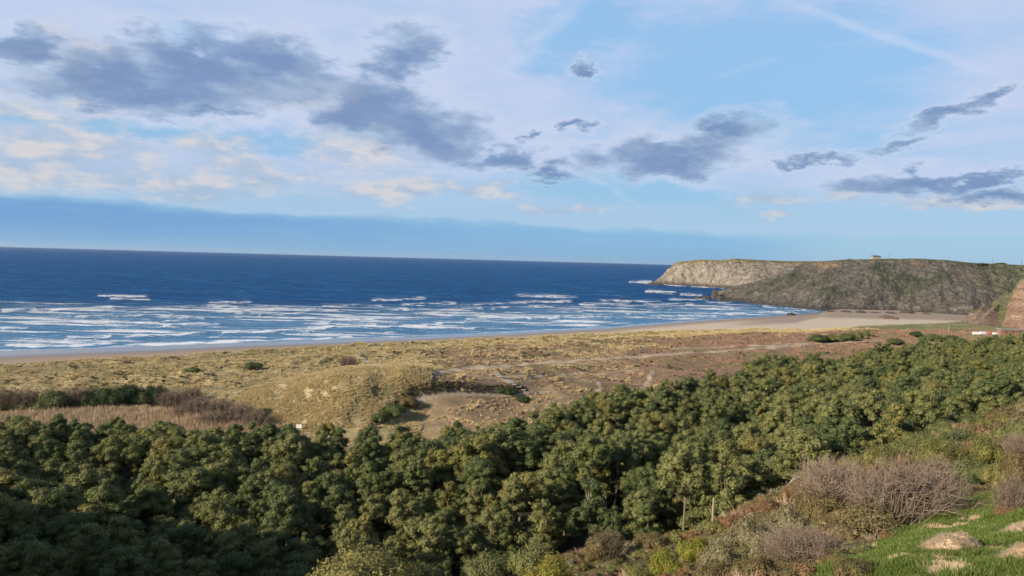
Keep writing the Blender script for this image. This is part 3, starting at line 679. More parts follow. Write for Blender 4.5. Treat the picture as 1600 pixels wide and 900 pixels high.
headland('red_cliff', 'reddish layered cliff at the right edge', M['red'], [gnd(1562,514,7), gnd(1576,515,7), gnd(1640,517,8), gnd(1780,520,9)],
         [Q(1569,502,850), Q(1574,476,865), Q(1583,452,875), Q(1593,438,880), Q(1606,428,890), Q(1660,415,890), Q(1800,400,900)], [Q(1590,500,930), Q(1600,470,960), Q(1620,440,1000), Q(1680,425,1000), Q(1700,420,1050), Q(1900,410,1050)], 200, 80, 5.0, col_red, 71, steps=6.0)
headland('rocky_knoll', 'low brown rocky knoll beside the red cliff', M['red'], [gnd(1502,500,4), gnd(1522,511,6), gnd(1550,513,7), gnd(1585,515,7)],
         [Q(1508,497,960), Q(1520,484,960), Q(1531,481,965), Q(1541,472,970), Q(1550,478,970), Q(1560,476,970), Q(1582,498,960)], [Q(1530,498,1010), Q(1540,488,1020), Q(1552,484,1030), Q(1562,488,1030), Q(1585,502,1030)], 140, 60, 8.0, col_mound, 81)
headland('green_bank', 'green grassy bank between the knoll and the red cliff', M['rock'], [gnd(1535,500,6), gnd(1560,510,7), gnd(1600,512,8), gnd(1660,512,9)],
         [Q(1545,482,1040), Q(1552,470,1050), Q(1567,459,1060), Q(1600,452,1070), Q(1680,445,1080)], [Q(1560,480,1100), Q(1570,470,1120), Q(1590,465,1120), Q(1620,460,1120), Q(1700,455,1120)], 120, 60, 6.0, col_green, 91)

# ------------------------------------------------------------------ rocks
def rock_mesh(seed, mat, sx=1, sy=1, sz=1, n=14, colr=(.10, .085, .07)):
    u = np.linspace(0, 2 * np.pi, n * 2 + 1)[:-1]; v = np.linspace(-.35 * np.pi, .5 * np.pi, n)
    U, Vv = np.meshgrid(u, v); p = np.stack([np.cos(Vv) * np.cos(U), np.cos(Vv) * np.sin(U), np.sin(Vv)], -1).reshape(-1, 3)
    d = 1 + .38 * fbm(p[:, 0] * 1.6 + seed, p[:, 1] * 1.6, p[:, 2] * 1.6, 4, seed, .6) + .15 * np.abs(fbm(p[:, 0] * 5, p[:, 1] * 5 + seed, p[:, 2] * 5, 2, seed))
    p = p * d[:, None] * np.array([sx, sy, sz]); m = n * 2
    i = np.arange(n - 1)[:, None] * m + np.arange(m)[None]; j = np.arange(n - 1)[:, None] * m + (np.arange(m)[None] + 1) % m
    q = np.stack([i, j, j + m, i + m], -1).reshape(-1, 4)
    return qmesh('rock', p, q, [mat], False, attrs={'zone': ('FLOAT_COLOR', K3(colr, len(p)))})
def rock(px, py, z, w, h, label, seed, colr=(.10, .085, .07), dep=1.0, group=None):
    p = at_z(px, py, z)
    o = add('rock', rock_mesh(seed, M['rock'], w / 2, w / 2 * dep, h, 12, colr), None, (p[0], p[1], z)); o.rotation_euler.z = seed
    tag(o, label, 'rock', group)
rock(1092, 467, 0, 16, 4.5, 'low dark rock farthest out off the grey headland point', 3, group='sea rocks off the headland point')
rock(1104, 467.5, 0, 17, 6, 'dark flat rock second from the tip of the headland point', 4, group='sea rocks off the headland point')
rock(1117, 467, 0, 14, 16, 'tall pointed dark sea stack by the grey headland point', 5, group='sea rocks off the headland point')
rock(1126, 469, 0, 18, 8, 'dark rock touching the foot of the grey headland', 6, group='sea rocks off the headland point')
rock(1236, 492, 0.5, 17, 2.6, 'low dark rock awash at the water edge of the bay', 7, dep=.6)
rock(1388, 499.5, 2, 34, 4.5, 'reddish brown rock hump alone on the dry sand', 8, (.20, .13, .10), .6)
rock(1022, 445.5, 0, 60, 5, 'dark wave-washed ledge at the tip of the pale headland', 9, (.09, .075, .06), .5)
for i, (px, py) in enumerate(((1300,488.5),(1322,490),(1345,491),(1368,491),(1392,492),(1418,491.5),(1447,492.5))):
    z = 1.5; rock(px, py, z, 14 + (i * 5) % 9, 3 + (i % 3), ['dark boulder where the sand first meets the grey headland', 'second dark boulder along the foot of the grey headland', 'third boulder along the foot of the grey headland, below the house',
        'boulder just right of the house, at the headland foot', 'boulder at the headland foot above the brown rock hump', 'sixth boulder along the headland foot, near the pale sand', 'last boulder at the headland foot before the rocky knoll'][i], 20 + i, group='boulders at the foot of the grey headland')

# ------------------------------------------------------------------ foliage meshes
def puffs_mesh(name, cs, rs, n_per, leaf, mat, sq=0.85, seed=0, core=True, aspect=.55, up_bias=-.55, droop=0.0):
    g = np.random.default_rng(seed); V = []; n = 0; Fq = []
    for c, r in zip(cs, rs):
        k = int(n_per * r * r) if n_per > 0 else 40
        u = g.normal(size=(k * 2, 3)); u /= np.linalg.norm(u, axis=1)[:, None]; u = u[u[:, 2] > up_bias][:k]; k = len(u)
        p = np.array(c) + u * r * g.uniform(.72, 1.24, (k, 1)) * np.array([1, 1, sq])
        nrm = u + g.normal(size=(k, 3)) * .34; nrm /= np.linalg.norm(nrm, axis=1)[:, None]
        t = np.cross(nrm, g.normal(size=(k, 3))); t /= np.linalg.norm(t, axis=1)[:, None]
        if droop: t = t * (1 - droop) + np.array([0, 0, -1.0]) * droop; t -= nrm * (t * nrm).sum(1)[:, None]; t /= np.linalg.norm(t, axis=1)[:, None] + 1e-6
        b = np.cross(nrm, t); L = leaf * g.uniform(.6, 1.3, (k, 1))
        quad = np.stack([p - t * L, p + b * L * aspect, p + t * L, p - b * L * aspect], 1)
        V.append(quad.reshape(-1, 3)); Fq.append(np.arange(k * 4).reshape(-1, 4) + n); n += k * 4
    me_v = np.concatenate(V); me_f = np.concatenate(Fq)
    if core:
        ico, icf = ICO; Vc = []; Fc = []; m = n
        for c, r in zip(cs, rs):
            jit = 1 + .25 * fbm(ico[:, 0] * 2 + c[0], ico[:, 1] * 2 + c[1], ico[:, 2] * 2 + c[2], 2)
            Vc.append(np.array(c) + ico * (r * .74) * jit[:, None] * np.array([1, 1, sq])); Fc.append(icf + m); m += len(ico)
        me_v = np.concatenate([me_v] + Vc); return qmesh(name, me_v, [me_f, np.concatenate(Fc)], [mat])
    return qmesh(name, me_v, me_f, [mat])
import bmesh
_b = bmesh.new(); bmesh.ops.create_icosphere(_b, subdivisions=2, radius=1.0); _b.verts.ensure_lookup_table()
ICO = (np.array([v.co[:] for v in _b.verts]), np.array([[v.index for v in f.verts] for f in _b.faces])); _b.free()

def tree_shape(kind, seed):
    """returns puff centres and radii, height, crown base"""
    g = np.random.default_rng(seed)
    if kind == 'round':
        wob = g.uniform(-1, 1, (4, 2))
        H = g.uniform(11.5, 15.0); cr = g.uniform(1.9, 2.8); ch = g.uniform(7.5, 10.5); cs = []; rs = []
        for i in range(40):
            u = g.normal(size=3); u /= np.linalg.norm(u); u[2] = abs(u[2]) * 1.0 - .35 * (i % 3 == 0)
            k = g.uniform(.72, 1.0); c = np.array([u[0] * cr * k, u[1] * cr * k, H - ch * .55 + u[2] * ch * .5 * k]); c[:2] *= 1.15 - .45 * max(u[2], 0)
            c[:2] += wob[i % 4] * (1.1 if i % 2 else .5); cs.append(c); rs.append(g.uniform(.42, 1.1))
        cs.append(np.array([0, 0, H - ch * .45])); rs.append(cr * .62)
        return cs, rs, H, H - ch
    H = g.uniform(12, 15.5); cs = []; rs = []                     # columnar, hanging sprays
    for i in range(30):
        z = g.uniform(.22, 1.0); w = (1 - z) ** .55 * 2.3 + .35; a = g.uniform(0, 6.28)
        cs.append(np.array([math.cos(a) * w * .8, math.sin(a) * w * .8, z * (H - .8)])); rs.append(g.uniform(.6, 1.05) * (1.15 - z * .35))
    for z in (.35, .55, .75): cs.append(np.array([0, 0, z * H])); rs.append(1.5 * (1.25 - z))
    return cs, rs, H, H * .22
def trunk_mb(cs, H, hb, seed, rad=.17):
    g = random.Random(seed); m = MB(); lean = (g.uniform(-.5, .5), g.uniform(-.5, .5))
    pts = [(lean[0] * (z ** 2), lean[1] * (z ** 2), -1.0 + z * (H * .86 + 1)) for z in (0, .3, .6, 1)]
    m.tube(pts, [rad, rad * .8, rad * .55, rad * .2], 6)
    for i in range(6):
        c = cs[g.randrange(len(cs) - 1)]; z0 = hb + (H - hb) * g.uniform(.02, .3); q = z0 / H
        m.tube([(lean[0] * q * q, lean[1] * q * q, z0), (c[0] * .55, c[1] * .55, z0 + (c[2] - z0) * .6), tuple(c)], [rad * .38, rad * .24, rad * .10], 4, False)
    return m
TREES = []     # (kind, crown mesh, trunk mesh, H)
for i in range(14):
    kind = 'round' if i < 8 else 'column'
    cs, rs, H, hb = tree_shape(kind, 100 + i)
    mt = M[['olive', 'dark', 'olive', 'gold', 'olive', 'dark', 'olive', 'olive', 'olive', 'olive', 'dark', 'olive', 'dark', 'gold'][i]]
    cm = puffs_mesh('crown', cs, rs, 150 if kind == 'round' else 170, .175, mt, .88, 200 + i, droop=(0.0, .35, .2)[i % 3] if kind == 'round' else .6)
    tm = trunk_mb(cs, H, hb, i).mesh('trunk', M['palebark' if i % 3 == 0 else 'bark'])
    TREES.append((kind, ['olive', 'dark', 'olive', 'gold', 'olive', 'dark', 'olive', 'olive', 'olive', 'olive', 'dark', 'olive', 'dark', 'gold'][i], cm, tm, H))

# ------------------------------------------------------------------ scattering of uncountable growth
def join_mesh(name, meshes):
    V = []; Fs = {}; mi = []; n = 0; mats = []
    faces = []; 
    for me in meshes:
        v = np.empty(len(me.vertices) * 3, np.float32); me.vertices.foreach_get('co', v); V.append(v.reshape(-1, 3))
        for p in me.polygons: faces.append([a + n for a in p.vertices]); mi.append(len(mats))
        mats.append(me.materials[0]); n += len(me.vertices)
    o = bpy.data.meshes.new(name); o.from_pydata(np.concatenate(V).tolist(), [], faces)
    for m in mats: o.materials.append(m)
    o.polygons.foreach_set('material_index', mi); o.update(); return o
def scatter(name, pts, scale, variants, label, tilt=None, cat=None, seed=1):
    g = np.random.default_rng(seed); pts = np.asarray(pts, float); n = len(pts)
    me = bpy.data.meshes.new(name); me.vertices.add(n); me.vertices.foreach_set('co', pts.astype(np.float32).ravel())
    a = me.attributes.new('sc', 'FLOAT_VECTOR', 'POINT'); sc = np.asarray(scale, np.float32); sc = sc if sc.ndim == 2 else np.repeat(sc[:, None], 3, 1)
    a.data.foreach_set('vector', sc.ravel())
    a = me.attributes.new('rot', 'FLOAT_VECTOR', 'POINT'); rv = np.zeros((n, 3), np.float32); rv[:, 2] = g.uniform(0, 6.28, n)
    rv[:, :2] = g.normal(size=(n, 2)) * (.08 if tilt is None else tilt); a.data.foreach_set('vector', rv.ravel())
    a = me.attributes.new('vi', 'INT', 'POINT'); a.data.foreach_set('value', g.integers(0, len(variants), n).astype(np.int32))
    me.update(); o = add(name, me); tag(o, label, kind='stuff')
    col = bpy.data.collections.new(name + '_source')
    for i, v in enumerate(variants):
        if hasattr(v, 'vertices'): col.objects.link(bpy.data.objects.new(f'{name}_variant_{i:02d}', v))
    ng = bpy.data.node_groups.new(name, 'GeometryNodeTree')
    ng.interface.new_socket('Geometry', in_out='INPUT', socket_type='NodeSocketGeometry'); ng.interface.new_socket('Geometry', in_out='OUTPUT', socket_type='NodeSocketGeometry')
    N, L = ng.nodes, ng.links; gi, go = N.new('NodeGroupInput'), N.new('NodeGroupOutput')
    ci = N.new('GeometryNodeCollectionInfo'); ci.inputs[0].default_value = col; ci.inputs[1].default_value = True; ci.inputs[2].default_value = True
    ip = N.new('GeometryNodeInstanceOnPoints'); ip.inputs['Pick Instance'].default_value = True
    def na(nm, t):
        x = N.new('GeometryNodeInputNamedAttribute'); x.data_type = t; x.inputs[0].default_value = nm; return x.outputs[0]
    L.new(gi.outputs[0], ip.inputs['Points']); L.new(ci.outputs[0], ip.inputs['Instance']); L.new(na('vi', 'INT'), ip.inputs['Instance Index'])
    e2r = N.new('FunctionNodeEulerToRotation'); L.new(na('rot', 'FLOAT_VECTOR'), e2r.inputs[0]); L.new(e2r.outputs[0], ip.inputs['Rotation'])
    L.new(na('sc', 'FLOAT_VECTOR'), ip.inputs['Scale']); L.new(ip.outputs[0], go.inputs[0])
    md = o.modifiers.new('scatter', 'NODES'); md.node_group = ng
    return o
def blades(name, n, rad, h, w, mat, seed, spread=.7, segs=1):
    g = np.random.default_rng(seed); a = g.uniform(0, 6.28, n); q = np.sqrt(g.uniform(0, 1, n)) * rad
    base = np.stack([np.cos(a) * q, np.sin(a) * q, np.full(n, -.06 * h)], 1); L = h * g.uniform(.6, 1.15, n)
    out = np.stack([np.cos(a), np.sin(a), np.zeros(n)], 1) * (q / max(rad, 1e-6) * spread * g.uniform(.5, 1.3, n))[:, None] + g.normal(size=(n, 3)) * .15
    tip = base + out * L[:, None] + np.array([0, 0, 1.0]) * L[:, None]; midp = base + (tip - base) * .55 + np.array([0, 0, .1]) * L[:, None]
    th = g.uniform(0, 6.28, n); s = np.stack([np.cos(th), np.sin(th), np.zeros(n)], 1) * w
    V = np.stack([base - s, base + s, midp + s * .8, midp - s * .8, tip], 1).reshape(-1, 3); k = np.arange(n)[:, None] * 5
    return qmesh(name, V, [k + np.array([[0, 1, 2, 3]]), k + np.array([[3, 2, 4]])], [mat])
def rand_fan(n, t0, t1, y0, y1, power=1.0, g=None):
    g = g or rng; Y = np.sqrt(g.uniform(y0 ** 2, y1 ** 2, n)) if power == 1 else g.uniform(y0, y1, n)
    return g.uniform(t0, t1, n) * Y, Y

# --- the wood
def forest():
    g = np.random.default_rng(5); cand = []
    sp = 5.0
    for y in np.arange(90, 660, sp * .86):
        for x in np.arange(-1.0 * y - 10, .98 * y + 20, sp):
            cand.append((x, y))
    c = np.array(cand); c += g.uniform(-2.3, 2.3, c.shape)
    x, y = c[:, 0], c[:, 1]; t = x / y
    ok = (y > np.interp(t, *FN)) & (y < np.interp(t, *FF) + 5 * fbm(x / 20, y / 20, seed=91)) & (t > -.98) & (t < .95)
    gap = fbm(x / 17, y / 17, o=2, seed=93); ok &= (gap > -.40) | ((y < np.interp(t, *FN) + 22) & (gap > -.6))
    x, y = x[ok], y[ok]; z = height(x, y)
    sc = 1.0 + .2 * fbm(x / 30, y / 30, o=2, seed=95) + g.uniform(-.34, .3, len(x))
    t = x / y; edge = np.interp(t, *FF) - y
    sc *= .72 + .28 * ss(edge, 0, 25); sc *= 1 - .15 * ss(y, 300, 500)
    # one or two low gaps where trunks show
    px, py = project(np.stack([x, y, z + 11], 1).T.T) if False else (None, None)
    P_ = np.stack([x, y, z + 12 * sc], 1) - CAM; w = P_ @ fw; px = 800 + F * (P_ @ rt) / w; py = 450 - F * (P_ @ up) / w
    return x, y, z, sc, px, py
fx, fy, fz_, fsc, fpx, fpy = forest()
g5 = np.random.default_rng(55)
kindi = g5.integers(0, 8, len(fx)); colm = g5.uniform(size=len(fx)) < np.where(fy < np.interp(fx / fy, *FN) + 34, .62, .22); kindi[colm] = g5.integers(8, 14, colm.sum())
# ridge line of the near slope hides some: keep as individuals the nearest ones that show
ridge = np.interp(fpx, [900, 1000, 1113, 1200, 1300, 1400, 1500, 1600], [960, 880, 828, 782, 735, 700, 666, 640])
show = (fpx > 4) & (fpx < 1596) & (fpy > 400) & (fpy < ridge - 6) & (fpy < 890)
order = np.argsort(fy + (~show) * 1e6)[:300]
single = np.zeros(len(fx), bool); single[order] = True
ZONES = [(260, 'below the left end of the reeds'), (420, 'below the brown bushes'), (560, 'below the white board'), (740, 'below the sandy path'), (900, 'below the walkway railing'),
         (1113, 'left of the lone post'), (1260, 'above right of the lone post'), (1420, 'above the bare grey thicket'), (1700, 'by the right edge')]
ORD = ['first', 'second', 'third', 'fourth', 'fifth', 'sixth', 'seventh', 'eighth', 'ninth', 'tenth', 'eleventh', 'twelfth', 'thirteenth', 'fourteenth', 'fifteenth', 'sixteenth']
ROWN = ['front row', 'second row', 'third row', 'fourth row', 'fifth row', 'sixth row', 'seventh row', 'eighth row', 'ninth row', 'tenth row']
LOOK = {('round', 'olive'): 'rounded olive tree', ('round', 'dark'): 'rounded dark green tree', ('round', 'gold'): 'rounded yellowish tree', ('column', 'olive'): 'tall narrow olive tree',
        ('column', 'dark'): 'tall narrow dark tree', ('column', 'gold'): 'tall narrow yellowish tree'}
def place_trees():
    idx = np.where(single)[0]; dep = fy[idx] - np.interp(fx[idx] / fy[idx], *FN)
    row = np.clip((dep / 8.0).astype(int), 0, 9)
    zone = np.array([next(i for i, (m, _) in enumerate(ZONES) if p < m) for p in fpx[idx]])
    srt = np.lexsort((fpx[idx], row, zone)); cnt = {}
    protos = {}
    for k in srt:
        i = idx[k]; kind, tint, cm, tm, H = TREES[kindi[i]]
        key = (zone[k], row[k]); cnt[key] = cnt.get(key, 0) + 1; n = cnt[key]
        lb = f"{LOOK[(kind, tint)]} {ZONES[zone[k]][1]}, {ROWN[row[k]]}, {ORD[min(n, 16) - 1]} from left"
        o = empty('eucalyptus_tree', (fx[i], fy[i], fz_[i]), float(g5.uniform(0, 6.28))); s = float(fsc[i]); o.scale = (s * 1.16, s * 1.16, s)
        tag(o, lb, 'tree', 'trees of the wood below the hill')
        add('crown', cm, o); add('trunk', tm, o)
place_trees()
rest = ~single
fv = [join_mesh(f'wood_tree_{i}', [t[2], t[3]]) for i, t in enumerate(TREES)]
scatter('woodland', np.stack([fx, fy, fz_], 1)[rest], np.stack([fsc * 1.16, fsc * 1.16, fsc], 1)[rest], fv, 'dense olive green wood stretching back towards the beach', seed=3)

# --- grasses of the dunes
def in_dunes(x, y):
    t = x / y; return (y > np.interp(t, *FF) + 6) & (dune_d(x, y) < 1)
def dunes_scatter():
    tuft = [blades('tuft', 34, .6, .95, .11, M['marram'], 300 + i, .8) for i in range(4)]
    hth = [puffs_mesh('heather', [(0, 0, .1)], [.8], 45, .17, M['heath'], .6, 310 + i, core=True) for i in range(3)]
    x, y = rand_fan(230000, -.78, .75, 225, 780); ok = in_dunes(x, y); x, y = x[ok], y[ok]; t = x / y
    dd = dune_d(x, y); nA = fbm(x / 22, y / 22, o=4, seed=21); nB = fbm(x / 5, y / 5, o=3, seed=22)
    hm = ss(t, -.19, -.05) * ss(dd, -45, -90) * (.75 + .5 * nA) + ss(t, .05, .3) * .5 * ss(dd, -25, -60)
    track = np.minimum.reduce([seg_dist(x, y, p) - w * 1.2 for p, w in TRACKS_W] + [seg_dist(x, y, [ground_at(*q) for q in ((779,586),(800,602),(822,613))]) - 2.2]); flat = (y < np.interp(t, [-.74, -.6, -.5, -.42, -.3, -.24, -.2], [268, 272, 280, 279, 258, 246, 234])) & (t < -.2)
    u = rng.uniform(size=len(x)); base = (track > .5) & ~flat
    isH = (u < hm * .9) & base & (nB > -.45); isM = ~isH & base & (nB + nA * .5 > -.5) & (u > hm * .97)
    far = 1 + .5 * ss(y, 380, 700)
    z = height(x, y) - .05
    P_ = np.stack([x, y, z], 1)
    s = (.36 + .42 * rng.uniform(size=len(x)) + 1.0 * np.clip(nB, -.25, 1)) * far * np.where((y < 330) & (t < -.08) & (t > -.36), .62, 1.0)
    scatter('marram_grass', P_[isM], s[isM], tuft, 'yellow green marram tussocks covering the dunes', seed=4)
    scatter('heather', P_[isH], s[isH] * .85, hth, 'low reddish brown heath behind the dunes', seed=6)
    xf, yf = rng.uniform(-105, -30, 30000), rng.uniform(262, 345, 30000); kf = (fbm((xf + yf * .6) / 3.2, (yf - xf * .6) / 10, o=3, seed=88) > -.28) & in_dunes(xf, yf) & (seg_dist(xf, yf, PATHW[0]) > 3) & ~((yf < 262) & (xf / yf < -.3)); xf, yf = xf[kf], yf[kf]
    scatter('dune_grass', np.stack([xf, yf, height(xf, yf)], 1), rng.uniform(.34, .66, len(xf)), tuft, 'pale windblown grass on the tall dune', seed=21)
    # darker green scrub in the hollows
    dk = [puffs_mesh('scrub', [(0, 0, .25), (.6, .3, .1), (-.5, .4, .15)], [.8, .6, .55], 50, .18, M[('dark', 'bracken', 'bracken')[i]], .7, 330 + i) for i in range(3)]
    x, y = rand_fan(22000, -.75, .7, 290, 700); nn = fbm(x / 16, y / 9, o=3, seed=36); t = x / y; tr_ = np.minimum.reduce([seg_dist(x, y, p) - w for p, w in TRACKS_W])
    nn = nn + .28 * ss(y, 375, 400) * (1 - ss(y, 455, 480)) * ss(t, -.24, -.16) * (1 - ss(t, .06, .14)); ok = in_dunes(x, y) & (nn > .30) & (tr_ > 1.5) & ~((t < -.1) & (t > -.34) & (y < 345)) & ~((t > -.1) & (y < 345) & (nn < .45)); x, y = x[ok], y[ok]
    pp = PATHW[0]; u = rng.uniform(0, 1, 420); q = np.stack([np.interp(u, np.linspace(0, 1, len(pp)), pp[:, k]) for k in (0, 1)], 1) + np.stack([rng.uniform(-1.5, 1.5, 420), rng.uniform(2.4, 5.5, 420) + 4 * np.clip(.45 - u, 0, 1) * rng.uniform(0, 3, 420)], 1)
    x, y = np.append(x, q[:, 0]), np.append(y, q[:, 1])
    scatter('dune_scrub', np.stack([x, y, height(x, y)], 1), np.append(rng.uniform(.5, 1.1, len(x) - 420), rng.uniform(.3, .75, 420)), dk, 'dark low scrub in the hollows of the dunes', seed=8)
dunes_scatter()
def reeds():
    rd = [blades('reed', 46, .8, 2.9, .05, M['reed'], 340 + i, .12) for i in range(4)]
    x, y = rand_fan(9000, -.74, -.20, 222, 292); t = x / y
    lo = np.interp(t, *FF) + 3; hi = np.interp(t, [-.74, -.6, -.5, -.42, -.3, -.24, -.2], [272, 276, 284, 283, 262, 250, 238])
    ok = (y > lo) & (y < hi + 3 * fbm(x / 8, y / 8, seed=5)); x, y = x[ok], y[ok]
    scatter('reed_bed', np.stack([x, y, height(x, y)], 1), rng.uniform(.75, 1.1, len(x)), rd, 'pale tan reed bed in front of the dark bushes', seed=9)
reeds()

# ------------------------------------------------------------------ shrubs
def shrub_shape(seed, n=13, flat=.8):
    g = np.random.default_rng(seed); cs = []; rs = []
    for i in range(n):
        a = g.uniform(0, 6.28); q = math.sqrt(g.uniform(0, 1)) * .72; h = (1 - q * q) * flat * g.uniform(.45, .95)
        cs.append((math.cos(a) * q, math.sin(a) * q, h * .9)); rs.append(g.uniform(.24, .40))
    cs.append((0, 0, .32)); rs.append(.55)
    return cs, rs
def shrub_meshes(matk, seed, leaf=.033, npu=4200, droop=0.0):
    out = []
    for i in range(3):
        cs, rs = shrub_shape(seed + i); out.append(puffs_mesh('foliage', cs, rs, npu, leaf, M[matk], .9, seed + 9 + i, droop=droop, up_bias=-.4))
    return out
def stems_mesh(seed, mat, n=7):
    g = random.Random(seed); m = MB()
    for i in range(n):
        a = g.uniform(0, 6.28); q = g.uniform(.2, .7)
        m.tube([(0, 0, -.15), (math.cos(a) * q * .5, math.sin(a) * q * .5, .3), (math.cos(a) * q, math.sin(a) * q, .75)], [.03, .02, .008], 4)
    return m.mesh('stem', mat)
SHR = {k: shrub_meshes(k, 400 + 20 * i, droop=d) for i, (k, d) in enumerate((('olive', 0), ('dark', 0), ('gold', 0), ('lime', 0), ('silver', .3), ('scrub', 0), ('rust', 0), ('deepgreen', 0)))}
STEM = [stems_mesh(i, M['twigdark']) for i in range(3)]
def shrub(x, y, rad, h, k, label, group=None, name='shrub', sink=.1, cat='shrub'):
    v = random.randrange(3); o = empty(name, (x, y, hz(x, y) - sink), random.uniform(0, 6.28)); o.scale = (rad, rad, h)
    tag(o, label, cat, group); add('foliage', SHR[k][v], o); add('stem', STEM[v], o); return o
def bare_mesh(seed, mat, n=150, twigs=3, width=1.0, lean=(0, 0), thick=.012):
    """leafless bush: many arching branches from a crown of roots, unit radius and height"""
    g = random.Random(seed); m = MB()
    for i in range(n):
        a = g.uniform(0, 6.28); q = g.uniform(.15, 1.0) * width; b0 = (g.uniform(-.45, .45), g.uniform(-.45, .45), -.1)
        ex, ey = b0[0] + math.cos(a) * q * .75 + lean[0], b0[1] + math.sin(a) * q * .75 + lean[1]; hh = (1.05 - .55 * q) * g.uniform(.75, 1.05)
        c = [(b0[0] + (ex - b0[0]) * t + g.uniform(-.035, .035), b0[1] + (ey - b0[1]) * t + g.uniform(-.035, .035), -.1 + (hh + .1) * (1 - (1 - t) ** 1.5)) for t in (0, .25, .5, .75, 1)]
        c = [c[0]] + [(p[0] + g.uniform(-.075, .075), p[1] + g.uniform(-.075, .075), p[2] + g.uniform(-.05, .04)) for p in c[1:]]
        m.tube(c, [thick, thick * .85, thick * .6, thick * .4, thick * .15], 3, False)
        for j in range(twigs):
            s = c[g.choice((1, 2, 3))]; d = (g.uniform(-.3, .3) + (ex - b0[0]) * .15, g.uniform(-.3, .3) + (ey - b0[1]) * .15, g.uniform(-.02, .24))
            m.tube([s, (s[0] + d[0] * .6, s[1] + d[1] * .6, s[2] + d[2] * .45), (s[0] + d[0], s[1] + d[1], s[2] + d[2])], [thick * .45, thick * .3, thick * .12], 3, False)
    return m.mesh('branch', mat)
BARE = [bare_mesh(1, M['twig'], 470, 6, lean=(.2, 0), thick=.0085), bare_mesh(2, M['twig'], 380, 6, lean=(-.1, 0), thick=.009), bare_mesh(3, M['twigdark'], 220, 5)]
def bare(px, py, Ybase, wpx, hpx, v, label, under='scrub', group=None, fix=0):
    """bush whose foot is at the pixel, wpx by hpx large in the photograph"""
    x, y, z = ground_at(px, py) if Ybase is None else at_y(px, py, Ybase)
    q = y / F; o = empty('bare_shrub', (x, y, hz(x, y) - .1), fix); o.scale = (wpx * q / 2, wpx * q / 2 * .8, hpx * q)
    tag(o, label, 'shrub', group); add('branch', BARE[v], o)
    if under: f = add('foliage', SHR[under][0], o); f.scale = (.8, .8, .5)
    return o
def leafy(px, py, wpx, hpx, k, label, group=None, name='shrub'):
    x, y, z = ground_at(px, py); q = y / F; return shrub(x, y, wpx * q / 2, hpx * q * .93, k, label, group, name)

# big leafless thickets of the near slope
bare(1398, 828, None, 205, 122, 0, 'large grey leafless thicket arching over the green slope', 'scrub')
bare(1310, 800, None, 150, 95, 1, 'leafless grey pink bush left of the large thicket', 'scrub')
bare(1455, 790, None, 120, 88, 2, 'leafless purplish bush right of the large thicket', None)
bare(1260, 885, None, 170, 70, 1, 'sprawling leafless bush at the bottom, left of the green grass', 'scrub')
leafy(1330, 905, 84, 50, 'scrub', 'low olive brown bush at the lower edge of the green grass')
bare(1578, 806, None, 70, 78, 2, 'rust brown twiggy bush at the right edge above the straw', 'rust')
bare(1592, 720, None, 60, 50, 1, 'small grey leafless bush at the right edge, upper slope', 'scrub')
bare(947, 876, None, 70, 56, 2, 'round dark bush with reddish twigs on top, standing alone', 'scrub').children[1].scale = (.98, .98, .93)
# shrubs at the foot of the picture
leafy(575, 935, 190, 92, 'gold', 'broad yellow green shrub at the bottom, left of centre')
leafy(655, 930, 90, 66, 'olive', 'olive shrub joined to the right of the broad yellow green one')
leafy(510, 925, 80, 52, 'gold', 'small yellow green shrub left of the broad one at the bottom')
leafy(765, 925, 96, 84, 'olive', 'upright green shrub with spiky top at bottom centre')
leafy(835, 905, 90, 76, 'olive', 'taller green shrub right of the upright one at bottom centre')
leafy(862, 940, 120, 88, 'lime', 'bright yellow green shrub in front, at bottom centre')
leafy(1060, 838, 96, 92, 'olive', 'feathery grey green bush just left of the lone post')
leafy(1015, 862, 60, 40, 'scrub', 'low olive bush between the round dark bush and the post')
leafy(1140, 800, 40, 34, 'deepgreen', 'small bright green bush just right of the lone post')
